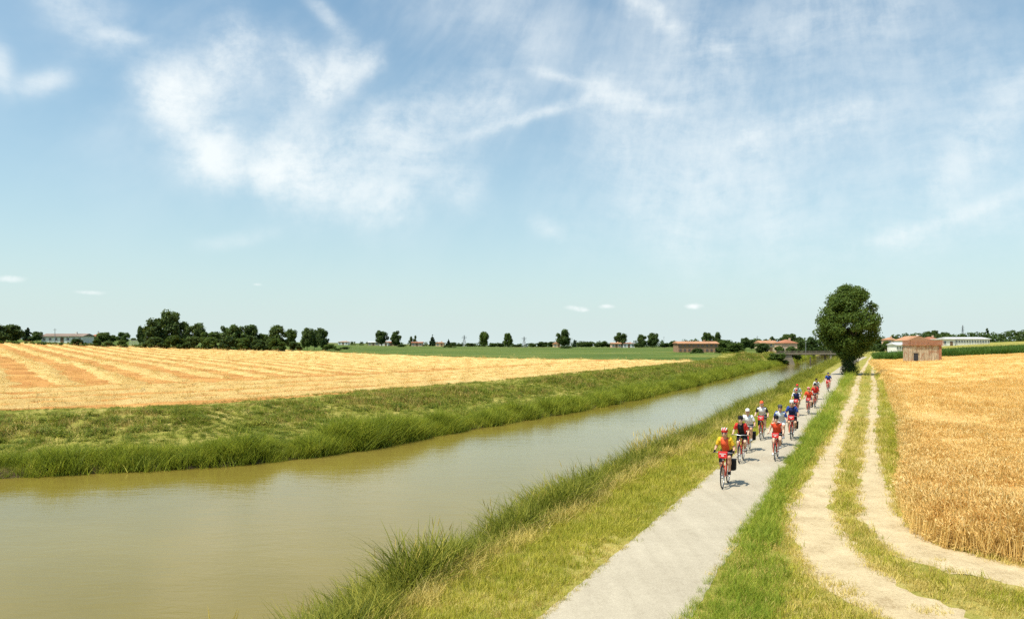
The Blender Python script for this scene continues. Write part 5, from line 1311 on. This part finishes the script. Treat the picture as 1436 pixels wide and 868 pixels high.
    if glove:
        for s in (1,-1):
            V, Q = surface_net(capsules([(hnd[s]-(.045,0,-.006), hnd[s]+(.030,0,.002), .036, .032)], .02), hnd[s]-.10, hnd[s]+.10, .013)
            link(bpy.data.objects.new('glove', np_mesh('glove', V, Q, C(glove), True)), e)
    e.scale = (scale,)*3
    return e

RIDERS = [
 # px, py of the front tyre's contact, side nudge, crank, person kwargs, bag, panniers, labels
 (1013,686.5,0,  2.6, dict(shirt='yellow', sleeve='yellow', shorts='black', hat='helmet', hatcol='red', front='orange', scale=1.0, glove='black', knee_long=.85, shoe='black'), 1, (1,), 'rider in yellow jersey, black shorts and red striped helmet leading the group', 'red bicycle with red handlebar bag carrying the rider in yellow'),
 (1036.6,650.4,0,.7, dict(shirt='red', sleeve='red', shorts='black', hat='helmet', hatcol='black', front='black', scale=.96, skin=1), 0, (), 'rider in red sleeves and black top with dark helmet, second on the left', 'red bicycle without bags behind the leader on the left'),
 (1050,635.4,-.1,2.2,dict(shirt='white', sleeve='white', shorts='darkgrey', hat='cap', hatcol='white', scale=.99, lean=.8, shoe='white', glasses=False), 0, (1,), 'rider in white shirt and white cap on the left side', 'red bicycle with black pannier under the white capped rider'),
 (1082.2,647.2,.12,.9, dict(shirt='orangered', sleeve=None, shorts='black', hat='helmet', hatcol='black', scale=.93, skin=1, shoe='white', knee_long=.5), 1, (), 'rider in sleeveless red top with black helmet at the front right', 'red bicycle with large red handlebar bag at the front right'),
 (1074.5,618,-.25,1.9, dict(shirt='white', sleeve='black', shorts='black', hat='cap', hatcol='orange', scale=1.0, skin=1, longhair=(.38,.14,.05), knee_long=.95, glasses=False, lean=.75), 1, (), 'rider in white top with black sleeves and reddish hair', 'red bicycle with pink red bag under the rider with reddish hair'),
 (1092.8,628,.0,2.9, dict(shirt='pale', sleeve='blue', shorts='white', hat='helmet', hatcol='darkgrey', scale=.99, shoe='white'), 0, (), 'rider in white and blue jersey with white shorts and grey helmet', 'red bicycle under the rider in white shorts'),
 (1107.6,617.8,.05,.5, dict(shirt='blue', sleeve='blue', shorts='black', hat='helmet', hatcol='white', front='navy', scale=1.0), 1, (1,), 'rider in blue jersey with white helmet on the right side', 'red bicycle with red bag and black pannier under the rider in blue'),
 (1120.6,584.6,-.2,2.4, dict(shirt='navy', sleeve='white', shorts='black', hat='helmet', hatcol='red', scale=.95, front='navy'), 1, (), 'rider in dark vest with white sleeves and red helmet', 'bicycle of the rider in the dark vest'),
 (1128.2,582,.22,1.2, dict(shirt='orangered', sleeve='orangered', shorts='darkgrey', hat='helmet', hatcol='red', scale=.95, skin=1), 1, (1,), 'rider in bright red shirt beside the one in the dark vest', 'bicycle with black pannier under the rider in bright red'),
 (1124,575,-.3,.3, dict(shirt='teal', sleeve='teal', shorts='darkgrey', hat='cap', hatcol='red', scale=.97), 0, (), 'rider in pale shirt and red cap half hidden behind the dark vest', 'bicycle of the half hidden rider in the red cap'),
 (1135,573,.35,2.0, dict(shirt='red', sleeve='red', shorts='black', hat='helmet', hatcol='black', scale=.95), 0, (), 'rider in dark red shirt half hidden behind the bright red rider', 'bicycle of the half hidden rider in dark red'),
 (1144.5,561,0,1.5, dict(shirt='grey', sleeve='white', shorts='black', hat='helmet', hatcol='black', scale=.95), 1, (), 'rider in grey and white, last but one of the group', 'bicycle of the last but one rider'),
 (1161.2,550.2,0,2.7, dict(shirt='blue', sleeve='blue', shorts='red', hat='helmet', hatcol='darkgrey', scale=1.02), 1, (), 'last rider of the group in a blue shirt', 'bicycle with red bag under the last rider'),
]
HEAD = math.atan2(-DV[1], -DV[0])
for (px, py, nud, ck, kw, bag, pans, l1, l2) in RIDERS:
    f = G(px, py) + NV*nud; o = f + DV*.62*kw['scale']; z = hz(*o) + .049
    kw.setdefault('lean', random.uniform(.65, 1.35))
    b = bicycle(l2, ck, bag, pans); p = person(l1, ck, fine=.018 if py > 600 else .024, **kw)
    for q in (b, p): q.location = (o[0], o[1], z); q.rotation_euler = (0, 0, HEAD); q.scale = (kw['scale'],)*3
